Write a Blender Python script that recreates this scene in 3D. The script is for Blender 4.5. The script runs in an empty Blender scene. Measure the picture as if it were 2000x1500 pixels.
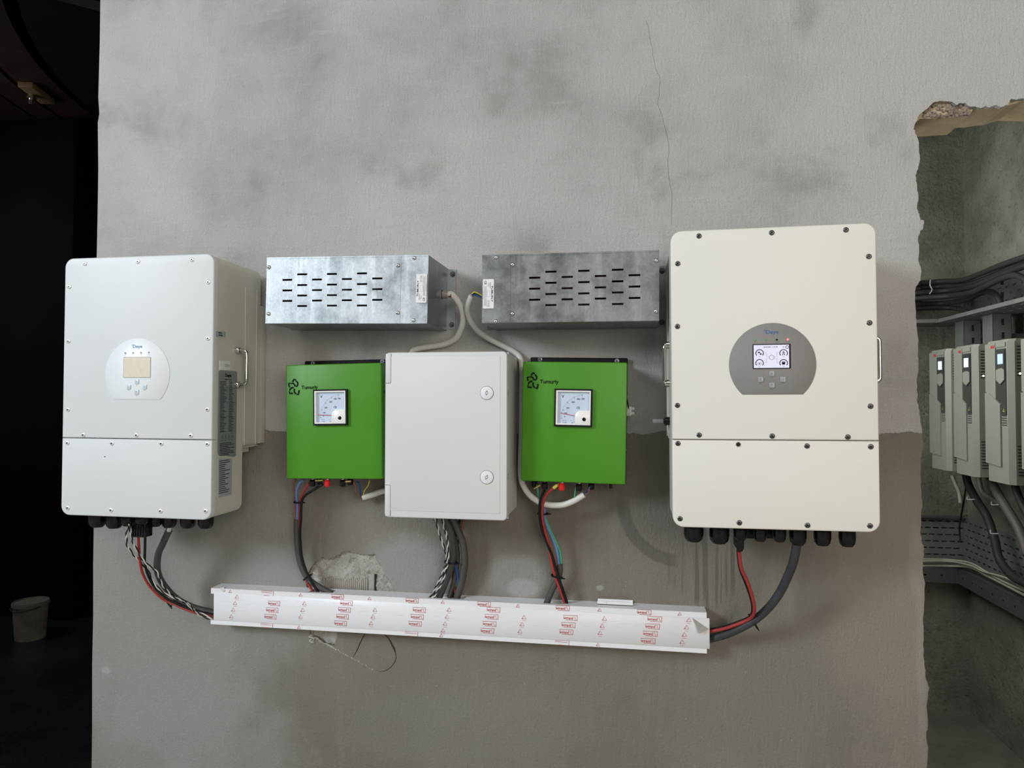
import bpy, bmesh, math, random
from mathutils import Vector, Matrix
random.seed(7)
C = bpy.context.scene.collection
SC = bpy.context.scene
# ------------------------------------------------------------------ camera
F, YAW, PITCH, CD, CH = 1359.2, 0.1701, 0.0216, 1.8266, 1.5
cam_d = bpy.data.cameras.new('camera'); cam = bpy.data.objects.new('camera', cam_d); C.objects.link(cam)
cam_d.sensor_width = 36; cam_d.lens = F / 2000 * 36; cam_d.clip_start = .05
cam.location = (0, -CD, CH); cam.rotation_euler = (math.pi / 2 + PITCH, 0, YAW)
SC.camera = cam
RM = Matrix.Rotation(YAW, 3, 'Z') @ Matrix.Rotation(PITCH, 3, 'X')
def ray(px, py): return RM @ Vector(((px - 1000) / F, 1, (750 - py) / F))
CP = Vector((0, -CD, CH))
def at(px, py, d=0.0):            # point on the plane d metres in front of the wall
    r = ray(px, py); return CP + r * ((CD - d) / r.y)
def atX(px, py, X):
    r = ray(px, py); return CP + r * (X / r.x)
def atZ(px, py, Z=0.0):
    r = ray(px, py); return CP + r * ((Z - CH) / r.z)
# ------------------------------------------------------------------ light
w = bpy.data.worlds.new('world'); SC.world = w; w.use_nodes = True
w.node_tree.nodes['Background'].inputs[0].default_value = (.92, .96, 1, 1)
w.node_tree.nodes['Background'].inputs[1].default_value = .07
def area(name, loc, tgt, size, sy, power, col):
    l = bpy.data.lights.new(name, 'AREA'); l.shape = 'RECTANGLE'; l.size = size; l.size_y = sy
    l.energy = power; l.color = col
    o = bpy.data.objects.new(name, l); C.objects.link(o); o.location = loc
    o.rotation_euler = (Vector(tgt) - Vector(loc)).to_track_quat('-Z', 'Y').to_euler(); return o
area('daylight_opening', (-4.6, -4.3, 3.5), (0, 0, 1.4), 1.5, 1.5, 238, (.82, .91, 1.0))
area('warm_opening', (2.6, -5.6, 2.6), (.5, 0, 1.5), 3.0, 2.2, 138, (1.0, .92, .83))
area('overhead_fill', (-.6, -3.6, 4.4), (-.2, 0, 2.0), 3.0, 2.0, 36, (1.0, .99, .96))  # unseen overhead fill, added to soften the shade on the wall
area('hall_fill', (-4.6, 1.0, 2.7), (-2.3, 2.6, .7), 1.0, 1.0, 9, (.95, .97, 1.0))  # unseen lamp added so the bucket shows in the blocked hall
area('side_room_fill', (.45, .95, 2.0), (2.0, .75, 1.5), .8, 1.3, 20, (.97, 1.0, .93))  # unseen fill added to brighten the side room; the divider has no doorway
SC.view_settings.view_transform = 'Standard'; SC.view_settings.look = 'None'
SC.view_settings.gamma = 1; SC.view_settings.use_curve_mapping = False
SC.view_settings.exposure = 0.12
# ------------------------------------------------------------------ materials
def nt(name):
    m = bpy.data.materials.new(name); m.use_nodes = True
    return m, m.node_tree, m.node_tree.nodes['Principled BSDF']
class N:
    def __init__(s, t): s.t = t
    def n(s, typ, **k):
        x = s.t.nodes.new(typ)
        for a, b in k.items():
            if a.startswith('i_'): x.inputs[a[2:].replace('_', ' ')].default_value = b
            else: setattr(x, a, b)
        return x
    def l(s, a, b): s.t.links.new(a, b)
    def math(s, op, a, b=None, clamp=False):
        x = s.t.nodes.new('ShaderNodeMath'); x.operation = op; x.use_clamp = clamp
        for i, v in enumerate((a, b)):
            if v is None: continue
            if isinstance(v, (int, float)): x.inputs[i].default_value = v
            else: s.l(v, x.inputs[i])
        return x.outputs[0]
    def ramp(s, v, a, b, c=0., d=1.):
        x = s.t.nodes.new('ShaderNodeMapRange'); x.interpolation_type = 'SMOOTHSTEP'
        s.l(v, x.inputs[0]); x.inputs[1].default_value = a; x.inputs[2].default_value = b
        x.inputs[3].default_value = c; x.inputs[4].default_value = d; return x.outputs[0]
    def mix(s, f, a, b):
        x = s.t.nodes.new('ShaderNodeMix'); x.data_type = 'RGBA'
        if isinstance(f, (int, float)): x.inputs[0].default_value = f
        else: s.l(f, x.inputs[0])
        for i, v in ((6, a), (7, b)):
            if isinstance(v, tuple): x.inputs[i].default_value = (*v, 1)
            else: s.l(v, x.inputs[i])
        return x.outputs[2]
    def noise(s, vec, scale, detail=4, rough=.55, dist=0):
        x = s.n('ShaderNodeTexNoise'); x.inputs['Scale'].default_value = scale
        x.inputs['Detail'].default_value = detail; x.inputs['Roughness'].default_value = rough
        x.inputs['Distortion'].default_value = dist; s.l(vec, x.inputs['Vector']); return x.outputs[0]
    def scaled(s, vec, sc, rot=(0, 0, 0)):
        x = s.n('ShaderNodeMapping'); x.inputs['Scale'].default_value = sc; x.inputs['Rotation'].default_value = rot
        s.l(vec, x.inputs[0]); return x.outputs[0]
    def bump(s, h, strength, dist, bs, prev=None):
        x = s.n('ShaderNodeBump'); x.inputs['Strength'].default_value = strength
        x.inputs['Distance'].default_value = dist; s.l(h, x.inputs['Height'])
        if prev: s.l(prev, x.inputs['Normal'])
        s.l(x.outputs[0], bs.inputs['Normal']); return x.outputs[0]
def simple(name, col, rough=.5, metal=0., var=.06, scale=30, bump=0., bscale=200, emit=None, es=1., coat=0, spec=.5):
    m, t, b = nt(name); k = N(t)
    tc = k.n('ShaderNodeTexCoord').outputs['Object']
    n = k.noise(tc, scale, 3)
    lo = tuple(max(0, c * (1 - var)) for c in col); hi = tuple(min(1, c * (1 + var)) for c in col)
    k.l(k.mix(n, lo, hi), b.inputs['Base Color'])
    b.inputs['Metallic'].default_value = metal; b.inputs['Specular IOR Level'].default_value = spec
    k.l(k.ramp(n, .3, .7, rough * .93, min(1, rough * 1.07)), b.inputs['Roughness'])
    if coat: b.inputs['Coat Weight'].default_value = coat
    if bump: k.bump(k.noise(tc, bscale, 2), bump, .001, b)
    if emit: b.inputs['Emission Color'].default_value = (*emit, 1); b.inputs['Emission Strength'].default_value = es
    return m
M = {}
M['white'] = simple('white_powder_coat', (.61, .625, .625), .45, var=.02, scale=6, bump=.25, bscale=900)
M['whitewarm'] = simple('warm_white_powder_coat', (.71, .682, .615), .5, var=.02, scale=6, bump=.25, bscale=900)
M['ivory'] = simple('ivory_side_coat', (.60, .58, .50), .45, var=.02, scale=6, bump=.2, bscale=900)
M['cab'] = simple('light_grey_enclosure_plastic', (.62, .62, .605), .5, var=.015, scale=5, bump=.15, bscale=700)
M['cabside'] = simple('enclosure_body_plastic', (.60, .59, .55), .5, var=.03, scale=10)
M['green'] = simple('green_powder_coat', (.058, .235, .010), .42, spec=.35, var=.09, scale=9, bump=.15, bscale=800)
M['black'] = simple('black_powder_coat', (.006, .006, .0065), .55, spec=.2)
M['blackpl'] = simple('black_gland_plastic', (.005, .005, .0055), .2, spec=.35)
M['blackcable'] = simple('black_cable_sheath', (.007, .007, .0075), .42, spec=.3)
M['greycable'] = simple('dusty_grey_cable_sheath', (.062, .058, .052), .6, var=.3, scale=40)
M['thickcable'] = simple('dusty_black_cable_sheath', (.035, .037, .042), .5, var=.5, scale=50)
M['darkcable'] = simple('charcoal_cable_sheath', (.019, .019, .018), .6, var=.4, spec=.3, scale=20)
M['whitecable'] = simple('white_cable_sheath', (.60, .58, .54), .45, var=.06)
M['red'] = simple('red_cable_insulation', (.34, .03, .028), .45)
M['redpl'] = simple('red_terminal_plastic', (.62, .016, .016), .25)
M['blue'] = simple('blue_wire_insulation', (.13, .21, .42), .45)
M['dblue'] = simple('dark_blue_wire_insulation', (.02, .07, .24), .45)
M['brown'] = simple('brown_wire_insulation', (.22, .09, .055), .5)
M['greenw'] = simple('green_wire_insulation', (.06, .30, .16), .45)
M['yellow'] = simple('yellow_wire_insulation', (.55, .48, .06), .45)
M['brass'] = simple('brass_lug', (.75, .52, .18), .3, metal=.8)
M['steel'] = simple('bright_steel', (.72, .72, .71), .22, metal=1)
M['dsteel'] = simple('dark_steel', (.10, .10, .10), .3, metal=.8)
M['screwsteel'] = simple('glint_steel_screw', (.85, .85, .84), .3, metal=.6)  # left inverter's screws: same steel as the right, reflected light put in colour
M['chrome'] = simple('chrome_handle', (.66, .64, .60), .12, metal=1)
M['hole'] = simple('dark_recess', (.006, .006, .006), .8)
M['element'] = simple('brown_resistor_element', (.13, .095, .075), .7, var=.3)
M['sticker'] = simple('white_sticker', (.72, .72, .73), .5, var=.01)
M['inkblack'] = simple('black_ink', (.010, .010, .012), .7, spec=.1)
M['inkgrey'] = simple('grey_ink', (.25, .25, .27), .6)
M['inkred'] = simple('red_ink', (.42, .015, .03), .6)
M['logoblue'] = simple('blue_ink', (.03, .10, .26), .5)
M['logobluel'] = simple('pale_blue_ink', (.09, .21, .36), .5)
M['panelgrey'] = simple('grey_control_membrane', (.225, .212, .20), .55, var=.02)
M['panelwhite'] = simple('pale_control_membrane', (.74, .76, .77), .35, var=.03, scale=20)
M['btn'] = simple('grey_button', (.30, .31, .31), .4)
M['btnl'] = simple('pale_button', (.55, .60, .64), .4)
M['btnh'] = simple('button_top', (.40, .41, .41), .4)
M['lcdoff'] = simple('unlit_cream_screen', (.66, .58, .45), .35, var=.1, scale=120)
M['lcdon'] = simple('lit_screen', (.5, .5, .6), .3, var=.02, emit=(.72, .74, 1.0), es=.30)
M['lcdblue'] = simple('lit_blue_keypad_screen', (.3, .4, .8), .3, var=.15, scale=300, emit=(.30, .42, 1.0), es=.8)
M['lcdpale'] = simple('lit_pale_keypad_screen', (.5, .6, .8), .3, var=.15, scale=300, emit=(.62, .78, 1.0), es=.75)
M['ledred'] = simple('lit_red_led', (.8, .1, .1), .3, emit=(1, .16, .2), es=1.6)
M['ledgreen'] = simple('lit_green_led', (.03, .16, .03), .3, emit=(.06, .32, .05), es=.5)
M['leddot'] = simple('lit_white_led', (.8, .8, .6), .3, emit=(1, .95, .7), es=2.5)
M['ratinglabel'] = simple('grey_green_rating_label', (.20, .235, .225), .4, var=.03)
M['greylabel'] = simple('pale_grey_label', (.34, .38, .40), .45, var=.03)
M['dial'] = simple('pale_blue_dial', (.50, .58, .70), .5, var=.03)
M['meterwhite'] = simple('white_meter_plastic', (.80, .79, .76), .35, var=.02)
M['needle'] = simple('red_needle', (.50, .02, .06), .4)
M['glandgrey'] = simple('grey_gland_plastic', (.20, .19, .185), .45)
M['trunk'] = simple('white_trunking_plastic', (.74, .74, .75), .38, var=.02, scale=15)
M['driveg'] = simple('drive_front_plastic', (.20, .21, .187), .5, var=.03)
M['drives'] = simple('drive_side_plastic', (.25, .255, .225), .55, var=.03)
M['drived'] = simple('drive_dark_strip', (.035, .038, .037), .35)
M['tray'] = simple('dusty_galvanised_tray', (.15, .16, .155), .55, metal=.4, var=.25, scale=15)
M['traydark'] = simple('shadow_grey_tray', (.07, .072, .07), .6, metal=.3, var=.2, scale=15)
M['darkmetal'] = simple('dark_tank_steel', (.020, .018, .015), .55, metal=.3, var=.5, scale=4, bump=.3, bscale=25)  # near-black brownish steel with broad mottling
M['rust'] = simple('rusty_flange_steel', (.045, .022, .016), .65, var=.5, scale=6)
M['tanblock'] = simple('tan_clamp_block', (.30, .20, .10), .6)
M['pillar'] = simple('black_column_steel', (.004, .004, .004), .8, var=.4, scale=5, spec=.1)
M['bucket'] = simple('mortar_crusted_bucket', (.25, .225, .19), .9, var=.7, scale=14, bump=.8, bscale=60)
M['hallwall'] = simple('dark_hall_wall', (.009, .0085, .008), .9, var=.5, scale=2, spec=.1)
M['film'] = simple('peeled_protective_film', (.58, .56, .51), .3, var=.05)
M['rubblestone'] = simple('broken_masonry', (.25, .195, .15), .95, var=.75, scale=60, bump=1, bscale=90)

def galv(name, a, b_, rough):
    m, t, b = nt(name); k = N(t); tc = k.n('ShaderNodeTexCoord').outputs['Object']
    v = k.n('ShaderNodeTexVoronoi'); v.inputs['Scale'].default_value = 330; k.l(k.scaled(tc, (1, 1, .7)), v.inputs['Vector'])
    c = k.n('ShaderNodeSeparateColor'); k.l(v.outputs['Color'], c.inputs[0])
    cloud = k.noise(tc, 14, 5, .65); streak = k.noise(k.scaled(tc, (26, 26, 2.5), (0, .12, 0)), 2.2, 4)
    f = k.math('ADD', k.math('MULTIPLY', c.outputs[0], .15), k.math('ADD', k.math('MULTIPLY', k.ramp(cloud, .3, .7), .60), k.math('MULTIPLY', k.ramp(streak, .5, .75), .30)), True)
    k.l(k.mix(f, a, b_), b.inputs['Base Color']); b.inputs['Metallic'].default_value = .72
    k.l(k.ramp(cloud, .3, .7, rough - .08, rough + .10), b.inputs['Roughness'])
    k.bump(c.outputs[2], .05, .001, b); return m
M['galv'] = galv('bright_galvanised_sheet', (.24, .26, .27), (.66, .69, .70), .46)
M['galv2'] = galv('dull_galvanised_sheet', (.13, .14, .138), (.33, .345, .34), .46)
M['galvin'] = galv('folded_galvanised_side', (.20, .22, .22), (.34, .37, .37), .38)

def concrete(name, lo, hi, sc=6, pit=True, rough=.9, bs=.6, spec=.3):
    m, t, b = nt(name); k = N(t); tc = k.n('ShaderNodeTexCoord').outputs['Object']
    n1 = k.noise(tc, sc, 6, .65); n2 = k.noise(tc, sc * 9, 5, .7)
    col = k.mix(k.ramp(n1, .3, .7), lo, hi)
    if pit: col = k.mix(k.ramp(n2, .32, .46, .55, 0), col, tuple(c * .35 for c in lo))
    k.l(col, b.inputs['Base Color']); b.inputs['Roughness'].default_value = rough
    b.inputs['Specular IOR Level'].default_value = spec
    k.bump(n2, bs, .012, b); return m
M['conc'] = concrete('olive_rough_concrete', (.125, .132, .105), (.215, .222, .182), 5, bs=1.0)
M['concf'] = concrete('olive_concrete_floor', (.09, .092, .075), (.14, .14, .115), 5, pit=False, bs=.4)
M['concfront'] = concrete('dusty_concrete_floor', (.40, .385, .34), (.52, .50, .45), 2, pit=False, bs=.3)
M['wetfloor'] = concrete('wet_dark_floor', (.010, .012, .012), (.028, .032, .032), 2.5, pit=False, rough=.35, bs=.35, spec=.5)
M['core'] = concrete('tan_lintel_render', (.44, .35, .22), (.58, .47, .31), 9, pit=False, bs=.5)
M['mortar'] = concrete('crumbly_grey_mortar', (.58, .55, .49), (.85, .82, .75), 30, bs=1.0)
M['brick'] = simple('pale_hollow_brick', (.33, .31, .275), .9, var=.2, scale=40, bump=.6, bscale=200)

def plaster():
    m, t, b = nt('painted_cement_plaster'); k = N(t)
    geo = k.n('ShaderNodeNewGeometry'); P = geo.outputs['Position']
    sep = k.n('ShaderNodeSeparateXYZ'); k.l(P, sep.inputs[0]); X, Z = sep.outputs[0], sep.outputs[2]
    big = k.noise(P, 1.15, 6, .55, .2); mid = k.noise(P, 3.6, 6, .60, .25); fine = k.noise(P, 60, 5, .7)
    sweep = k.noise(k.scaled(P, (3.0, 3, 22), (0, .75, 0)), 2.0, 5, .6, .4)
    up = k.mix(k.ramp(big, .38, .64), (.368, .354, .336), (.515, .498, .476))
    up = k.mix(k.ramp(mid, .34, .66, .0, .50), up, (.57, .55, .53))
    up = k.mix(k.math('MULTIPLY', k.ramp(mid, .46, .30), .55), up, (.30, .282, .258))
    up = k.mix(k.ramp(sweep, .55, .72, 0, .22), up, (.57, .565, .56))
    # lower raw coat
    lo = k.mix(k.ramp(big, .35, .65), (.185, .164, .130), (.240, .217, .178))
    lo = k.mix(k.ramp(k.noise(k.scaled(P, (14, 14, 1.6)), 2.2, 4), .5, .75, 0, .35), lo, (.27, .25, .21))
    lo = k.mix(k.ramp(mid, .4, .75, 0, .35), lo, (.23, .225, .21))
    def blob(px, py, rx, ry, n=.5, soft=.5):
        c = at(px, py); s = Vector(((at(px + rx, py) - c).x, 1, (at(px, py) - at(px, py + ry)).z))
        dx = k.math('DIVIDE', k.math('SUBTRACT', X, c.x), s.x); dz = k.math('DIVIDE', k.math('SUBTRACT', Z, c.z), s.z)
        r = k.math('SQRT', k.math('ADD', k.math('MULTIPLY', dx, dx), k.math('MULTIPLY', dz, dz)))
        r = k.math('ADD', r, k.math('MULTIPLY', k.math('SUBTRACT', mid, .5), n * 3))
        return k.ramp(r, soft, 1.1, 1, 0)
    for (px, py, rx, ry, f, col) in (
            (300, 1180, 360, 420, .6, (.36, .355, .335)), (300, 1440, 300, 200, .45, (.31, .31, .295)),
            (800, 1105, 110, 70, .55, (.40, .41, .41)), (560, 1120, 90, 60, .40, (.34, .35, .35)),
            (1000, 1130, 75, 50, .55, (.36, .36, .35)), (1172, 1148, 10, 7, .6, (.45, .44, .42)),
            (1020, 1150, 36, 22, .55, (.45, .45, .44)), (870, 1100, 22, 26, .5, (.20, .20, .20)),
            (900, 1420, 330, 110, .30, (.235, .23, .215)), (1740, 1200, 130, 380, .55, (.32, .275, .215)), (1560, 1380, 260, 170, .25, (.235, .21, .175)),
            (207, 1309, 12, 9, .8, (.42, .41, .38)), (1790, 1100, 18, 90, .4, (.40, .36, .31)), (1800, 1300, 14, 200, .4, (.36, .33, .29))):
        lo = k.mix(k.math('MULTIPLY', blob(px, py, rx, ry), f), lo, col)
    # curved damp band
    c = at(1332, 982); s = (at(1342, 982) - c).x / 10
    dx = k.math('SUBTRACT', X, c.x); dz = k.math('SUBTRACT', Z, c.z)
    r = k.math('SQRT', k.math('ADD', k.math('MULTIPLY', dx, dx), k.math('MULTIPLY', dz, dz)))
    r = k.math('ADD', r, k.math('MULTIPLY', k.math('SUBTRACT', fine, .5), .012))
    band = k.math('MULTIPLY', k.ramp(r, 103 * s, 108 * s), k.ramp(r, 127 * s, 132 * s, 1, 0))
    band = k.math('MULTIPLY', band, k.math('MULTIPLY', k.ramp(dz, .02, -.03), k.ramp(dx, .0, -.03)))
    lo = k.mix(k.math('MULTIPLY', band, .6), lo, (.085, .08, .07))
    # drips
    dr = k.noise(k.scaled(P, (60, 1, 1.6)), 1.3, 3, .5)
    dm = k.math('MULTIPLY', k.ramp(dr, .50, .56), blob(1375, 1105, 78, 82, .35, .75))
    lo = k.mix(k.math('MULTIPLY', dm, .6), lo, (.095, .085, .072))
    # diagonal damp line at the bottom
    # boundary of the two coats
    e = k.math('ADD', Z, k.math('MULTIPLY', k.math('SUBTRACT', k.noise(P, 7, 6, .7), .5), .060))
    e = k.math('ADD', e, k.math('MULTIPLY', X, -.005))
    bz = at(1270, 845).z
    msk = k.ramp(e, bz - .002, bz + .002)
    col = k.mix(msk, lo, up)
    specks = k.ramp(k.noise(P, 95, 2, .5), .72, .76)
    col = k.mix(k.math('MULTIPLY', specks, .5), col, (.50, .49, .47))
    grain = k.noise(P, 420, 3, .7)
    col = k.mix(k.ramp(grain, .38, .62, .24, 0), col, (.10, .09, .08))
    k.l(col, b.inputs['Base Color'])
    k.l(k.ramp(mid, .3, .7, .55, .85), b.inputs['Roughness']); b.inputs['Specular IOR Level'].default_value = .35
    h = k.math('ADD', k.math('MULTIPLY', k.noise(P, 150, 5, .75), 1.0), k.math('MULTIPLY', k.math('MULTIPLY', sweep, msk), .9))
    h = k.math('ADD', h, k.math('MULTIPLY', k.noise(k.scaled(P, (1, 1, .22)), 130, 3, .6), .8))
    h = k.math('ADD', h, k.math('MULTIPLY', msk, .5))
    h = k.math('ADD', h, k.math('MULTIPLY', mid, 1.5))
    k.bump(h, .75, .0050, b)
    return m
M['plaster'] = plaster()

# ------------------------------------------------------------------ mesh helpers
def finish(bm, angle=46):
    bmesh.ops.recalc_face_normals(bm, faces=bm.faces)
    a = math.radians(angle)
    for f in bm.faces: f.smooth = True
    for e in bm.edges:
        if len(e.link_faces) == 2 and e.calc_face_angle(0) > a: e.smooth = False
def mk(name, bm, mat, parent=None, raw=False):
    if not raw: finish(bm)
    me = bpy.data.meshes.new(name); bm.to_mesh(me); bm.free(); me.materials.append(M[mat])
    o = bpy.data.objects.new(name, me); C.objects.link(o)
    if parent: o.parent = parent
    return o
def tag(o, label, cat, group=None, kind=None):
    o['label'] = label
    if cat: o['category'] = cat
    if group: o['group'] = group
    if kind: o['kind'] = kind
    return o
def struct(o): o['kind'] = 'structure'; return o
def empty(name, loc=(0, 0, 0), rot=(0, 0, 0)):
    o = bpy.data.objects.new(name, None); C.objects.link(o); o.location = loc; o.rotation_euler = rot
    o.empty_display_size = .05; return o
def B(): return bmesh.new()
def box(bm, x0, x1, y0, y1, z0, z1, bev=0., seg=2):
    g = bmesh.ops.create_cube(bm, size=1)['verts']
    bmesh.ops.transform(bm, matrix=Matrix.Translation(((x0 + x1) / 2, (y0 + y1) / 2, (z0 + z1) / 2)) @ Matrix.Diagonal((abs(x1 - x0), abs(y1 - y0), abs(z1 - z0), 1)), verts=g)
    if bev:
        es = list({e for v in g for e in v.link_edges})
        bmesh.ops.bevel(bm, geom=es, offset=bev, segments=seg, profile=.5, affect='EDGES')
    return bm
def prism(bm, pts, y0, y1, bev=0., seg=2, both=False):
    """polygon in (x,z) extruded from y0 (back) to y1 (front, more negative); bevels the front rim"""
    vs = [bm.verts.new((p[0], y1, p[1])) for p in pts]; f = bm.faces.new(vs)
    r = bmesh.ops.extrude_face_region(bm, geom=[f]); nv = [g for g in r['geom'] if isinstance(g, bmesh.types.BMVert)]
    for v in nv: v.co.y = y0
    if bev:
        es = [e for e in f.edges] if f.is_valid else []
        es = [e for e in bm.edges if e.is_valid and all(abs(v.co.y - y1) < 1e-7 for v in e.verts) and any(v in vs for v in e.verts)]
        bmesh.ops.bevel(bm, geom=es, offset=bev, segments=seg, profile=.5, affect='EDGES')
    return bm
def rrect(x0, x1, z0, z1, r, n=6, corners=(1, 1, 1, 1)):   # corners: BL BR TR TL
    out = []
    for (cx, cz, a0, on) in ((x0, z0, 180, corners[0]), (x1, z0, 270, corners[1]), (x1, z1, 0, corners[2]), (x0, z1, 90, corners[3])):
        rr = r if on else 0
        if rr == 0: out.append((cx, cz)); continue
        ox = cx + (rr if cx == x0 else -rr); oz = cz + (rr if cz == z0 else -rr)
        for i in range(n + 1):
            a = math.radians(a0 + 90 * i / n); out.append((ox + rr * math.cos(a), oz + rr * math.sin(a)))
    return out
def circ(cx, cz, r, n=24): return [(cx + r * math.cos(2 * math.pi * i / n), cz + r * math.sin(2 * math.pi * i / n)) for i in range(n)]
def cyl(bm, p0, p1, r, n=16, r2=None, bev=0.):
    p0 = Vector(p0); p1 = Vector(p1); d = p1 - p0
    g = bmesh.ops.create_cone(bm, cap_ends=True, segments=n, radius1=r, radius2=r if r2 is None else r2, depth=d.length)['verts']
    bmesh.ops.transform(bm, matrix=Matrix.Translation((p0 + p1) / 2) @ d.to_track_quat('Z', 'Y').to_matrix().to_4x4(), verts=g)
    return bm
def spline(pts, n=8):
    P = [Vector(p) for p in pts]
    if len(P) < 3: return P
    Q = [P[0] * 2 - P[1]] + P + [P[-1] * 2 - P[-2]]; out = []
    for i in range(1, len(Q) - 2):
        a, b, c, d = Q[i - 1:i + 3]
        for j in range(n):
            t = j / n
            out.append(.5 * ((2 * b) + (c - a) * t + (2 * a - 5 * b + 4 * c - d) * t * t + (3 * b - a - 3 * c + d) * t ** 3))
    out.append(P[-1]); return out
def tube(bm, pts, r, n=10, sm=8, smooth=True):
    P = spline(pts, sm) if smooth else [Vector(p) for p in pts]
    rings = []; up = None
    for i, p in enumerate(P):
        t = (P[min(i + 1, len(P) - 1)] - P[max(i - 1, 0)]).normalized()
        if up is None: up = t.orthogonal().normalized()
        up = (up - t * up.dot(t)).normalized(); s = t.cross(up)
        rings.append([bm.verts.new(p + (up * math.cos(2 * math.pi * j / n) + s * math.sin(2 * math.pi * j / n)) * r) for j in range(n)])
    for a, b in zip(rings, rings[1:]):
        for j in range(n): bm.faces.new((a[j], a[(j + 1) % n], b[(j + 1) % n], b[j]))
    bm.faces.new(rings[0][::-1]); bm.faces.new(rings[-1]); return bm
def lathe(bm, prof, axis_o, axis_d, n=24):
    """prof = [(dist along axis, radius)]"""
    o = Vector(axis_o); d = Vector(axis_d).normalized(); u = d.orthogonal().normalized(); s = d.cross(u); R = []
    for (h, r) in prof:
        R.append([bm.verts.new(o + d * h + (u * math.cos(2 * math.pi * j / n) + s * math.sin(2 * math.pi * j / n)) * max(r, 1e-5)) for j in range(n)])
    for a, b in zip(R, R[1:]):
        for j in range(n): bm.faces.new((a[j], a[(j + 1) % n], b[(j + 1) % n], b[j]))
    if prof[0][1] > 1e-4: bm.faces.new(R[0][::-1])
    if prof[-1][1] > 1e-4: bm.faces.new(R[-1])
    return bm
def stroke(bm, pts, wd, y, th=.0004, taper=False):
    """flat ribbon in the xz plane at depth y"""
    P = [Vector((p[0], 0, p[1])) for p in pts]; L = []; Rr = []
    for i, p in enumerate(P):
        t = (P[min(i + 1, len(P) - 1)] - P[max(i - 1, 0)]).normalized(); nn = Vector((-t.z, 0, t.x))
        ww = wd / 2 * ((.35 + .65 * math.sin(math.pi * (i + .5) / len(P))) if taper else 1)
        L.append((p + nn * ww)); Rr.append((p - nn * ww))
    vl = [bm.verts.new((a.x, y, a.z)) for a in L]; vr = [bm.verts.new((a.x, y, a.z)) for a in Rr]
    for i in range(len(P) - 1): bm.faces.new((vl[i], vl[i + 1], vr[i + 1], vr[i]))
    return bm
def arc(cx, cz, r, a0, a1, n=14): return [(cx + r * math.cos(math.radians(a0 + (a1 - a0) * i / n)), cz + r * math.sin(math.radians(a0 + (a1 - a0) * i / n))) for i in range(n + 1)]
_tc = {}
def text_into(bm, s, cx, cz, h, y, rot=0., bold=0., sx=1., M4=None, center=True):
    """flat lettering in xz plane facing -y, cap height h"""
    key = (s, round(bold, 3))
    if key not in _tc:
        cu = bpy.data.curves.new('t', 'FONT'); cu.body = s; cu.size = 1; cu.resolution_u = 3; cu.offset = bold
        o = bpy.data.objects.new('t', cu); C.objects.link(o)
        dg = bpy.context.evaluated_depsgraph_get(); me = bpy.data.meshes.new_from_object(o.evaluated_get(dg))
        bpy.data.objects.remove(o); bpy.data.curves.remove(cu); _tc[key] = me
    me = _tc[key]; n0 = len(bm.verts); bm.from_mesh(me); bm.verts.ensure_lookup_table(); vs = bm.verts[n0:]
    if not vs: return bm
    xs = [v.co.x for v in vs]; x0 = (min(xs) + max(xs)) / 2 if center else min(xs); k = h / .69
    R = Matrix.Rotation(rot, 2)
    for v in vs:
        q = R @ Vector(((v.co.x - x0) * k * sx, (v.co.y - .345) * k)); v.co = (cx + q.x, y, cz + q.y)
    if M4: bmesh.ops.transform(bm, matrix=M4, verts=vs)
    return bm
def holed(name, outer, holes, y0, y1, mat, parent=None, M4=None, cyclic=True):
    """plate in the xz plane with real holes, from y0 to y1"""
    cu = bpy.data.curves.new(name, 'CURVE'); cu.dimensions = '2D'; cu.fill_mode = 'BOTH'; cu.extrude = abs(y1 - y0) / 2
    for poly in [outer] + holes:
        sp = cu.splines.new('POLY'); sp.points.add(len(poly) - 1); sp.use_cyclic_u = True
        for i, p in enumerate(poly): sp.points[i].co = (p[0], p[1], 0, 1)
    o = bpy.data.objects.new(name, cu); C.objects.link(o)
    dg = bpy.context.evaluated_depsgraph_get(); me = bpy.data.meshes.new_from_object(o.evaluated_get(dg))
    bpy.data.objects.remove(o); bpy.data.curves.remove(cu)
    T = Matrix.Translation((0, (y0 + y1) / 2, 0)) @ Matrix.Rotation(math.pi / 2, 4, 'X')
    me.transform((M4 @ T) if M4 else T); me.materials.clear(); me.materials.append(M[mat]); me.name = name
    bm = bmesh.new(); bm.from_mesh(me); bmesh.ops.remove_doubles(bm, verts=bm.verts, dist=1e-6); bmesh.ops.recalc_face_normals(bm, faces=bm.faces)
    for f in bm.faces: f.smooth = False
    bm.to_mesh(me); bm.free()
    ob = bpy.data.objects.new(name, me); C.objects.link(ob)
    if parent: ob.parent = parent
    return ob
class Frame:
    """local frame of a wall-mounted box: origin = bottom left at the wall, x right, z up, -y out"""
    def __init__(s, name, TL, TR, BL, d):
        a, b, c = at(*TL, d), at(*TR, d), at(*BL, d)
        s.W = (b - a).length; s.H = (c - a).length; s.d = d
        roll = math.atan2(b.z - a.z, b.x - a.x); s.roll = roll
        s.R = Matrix.Rotation(-roll, 3, 'Y')
        # rotate about the middle of the bottom edge
        ex = s.R @ Vector((1, 0, 0)); ez = s.R @ Vector((0, 0, 1))
        top = (a + b) / 2; base = top - ez * s.H; base.y = 0
        s.root = empty(name, base, (0, -roll, 0)); s.base = base; s.Ri = s.R.transposed()
    def l(s, px, py, d=None):      # pixel -> local (x,z) on plane at depth d
        p = at(px, py, s.d if d is None else d) - s.base; q = s.Ri @ p; return (q.x, q.z)
    def lx(s, px, py, xl):         # pixel -> local (y,z) on the side plane at local x = xl
        p = atX(px, py, s.base.x + xl) - s.base; q = s.Ri @ p; return (q.y, q.z)

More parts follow.
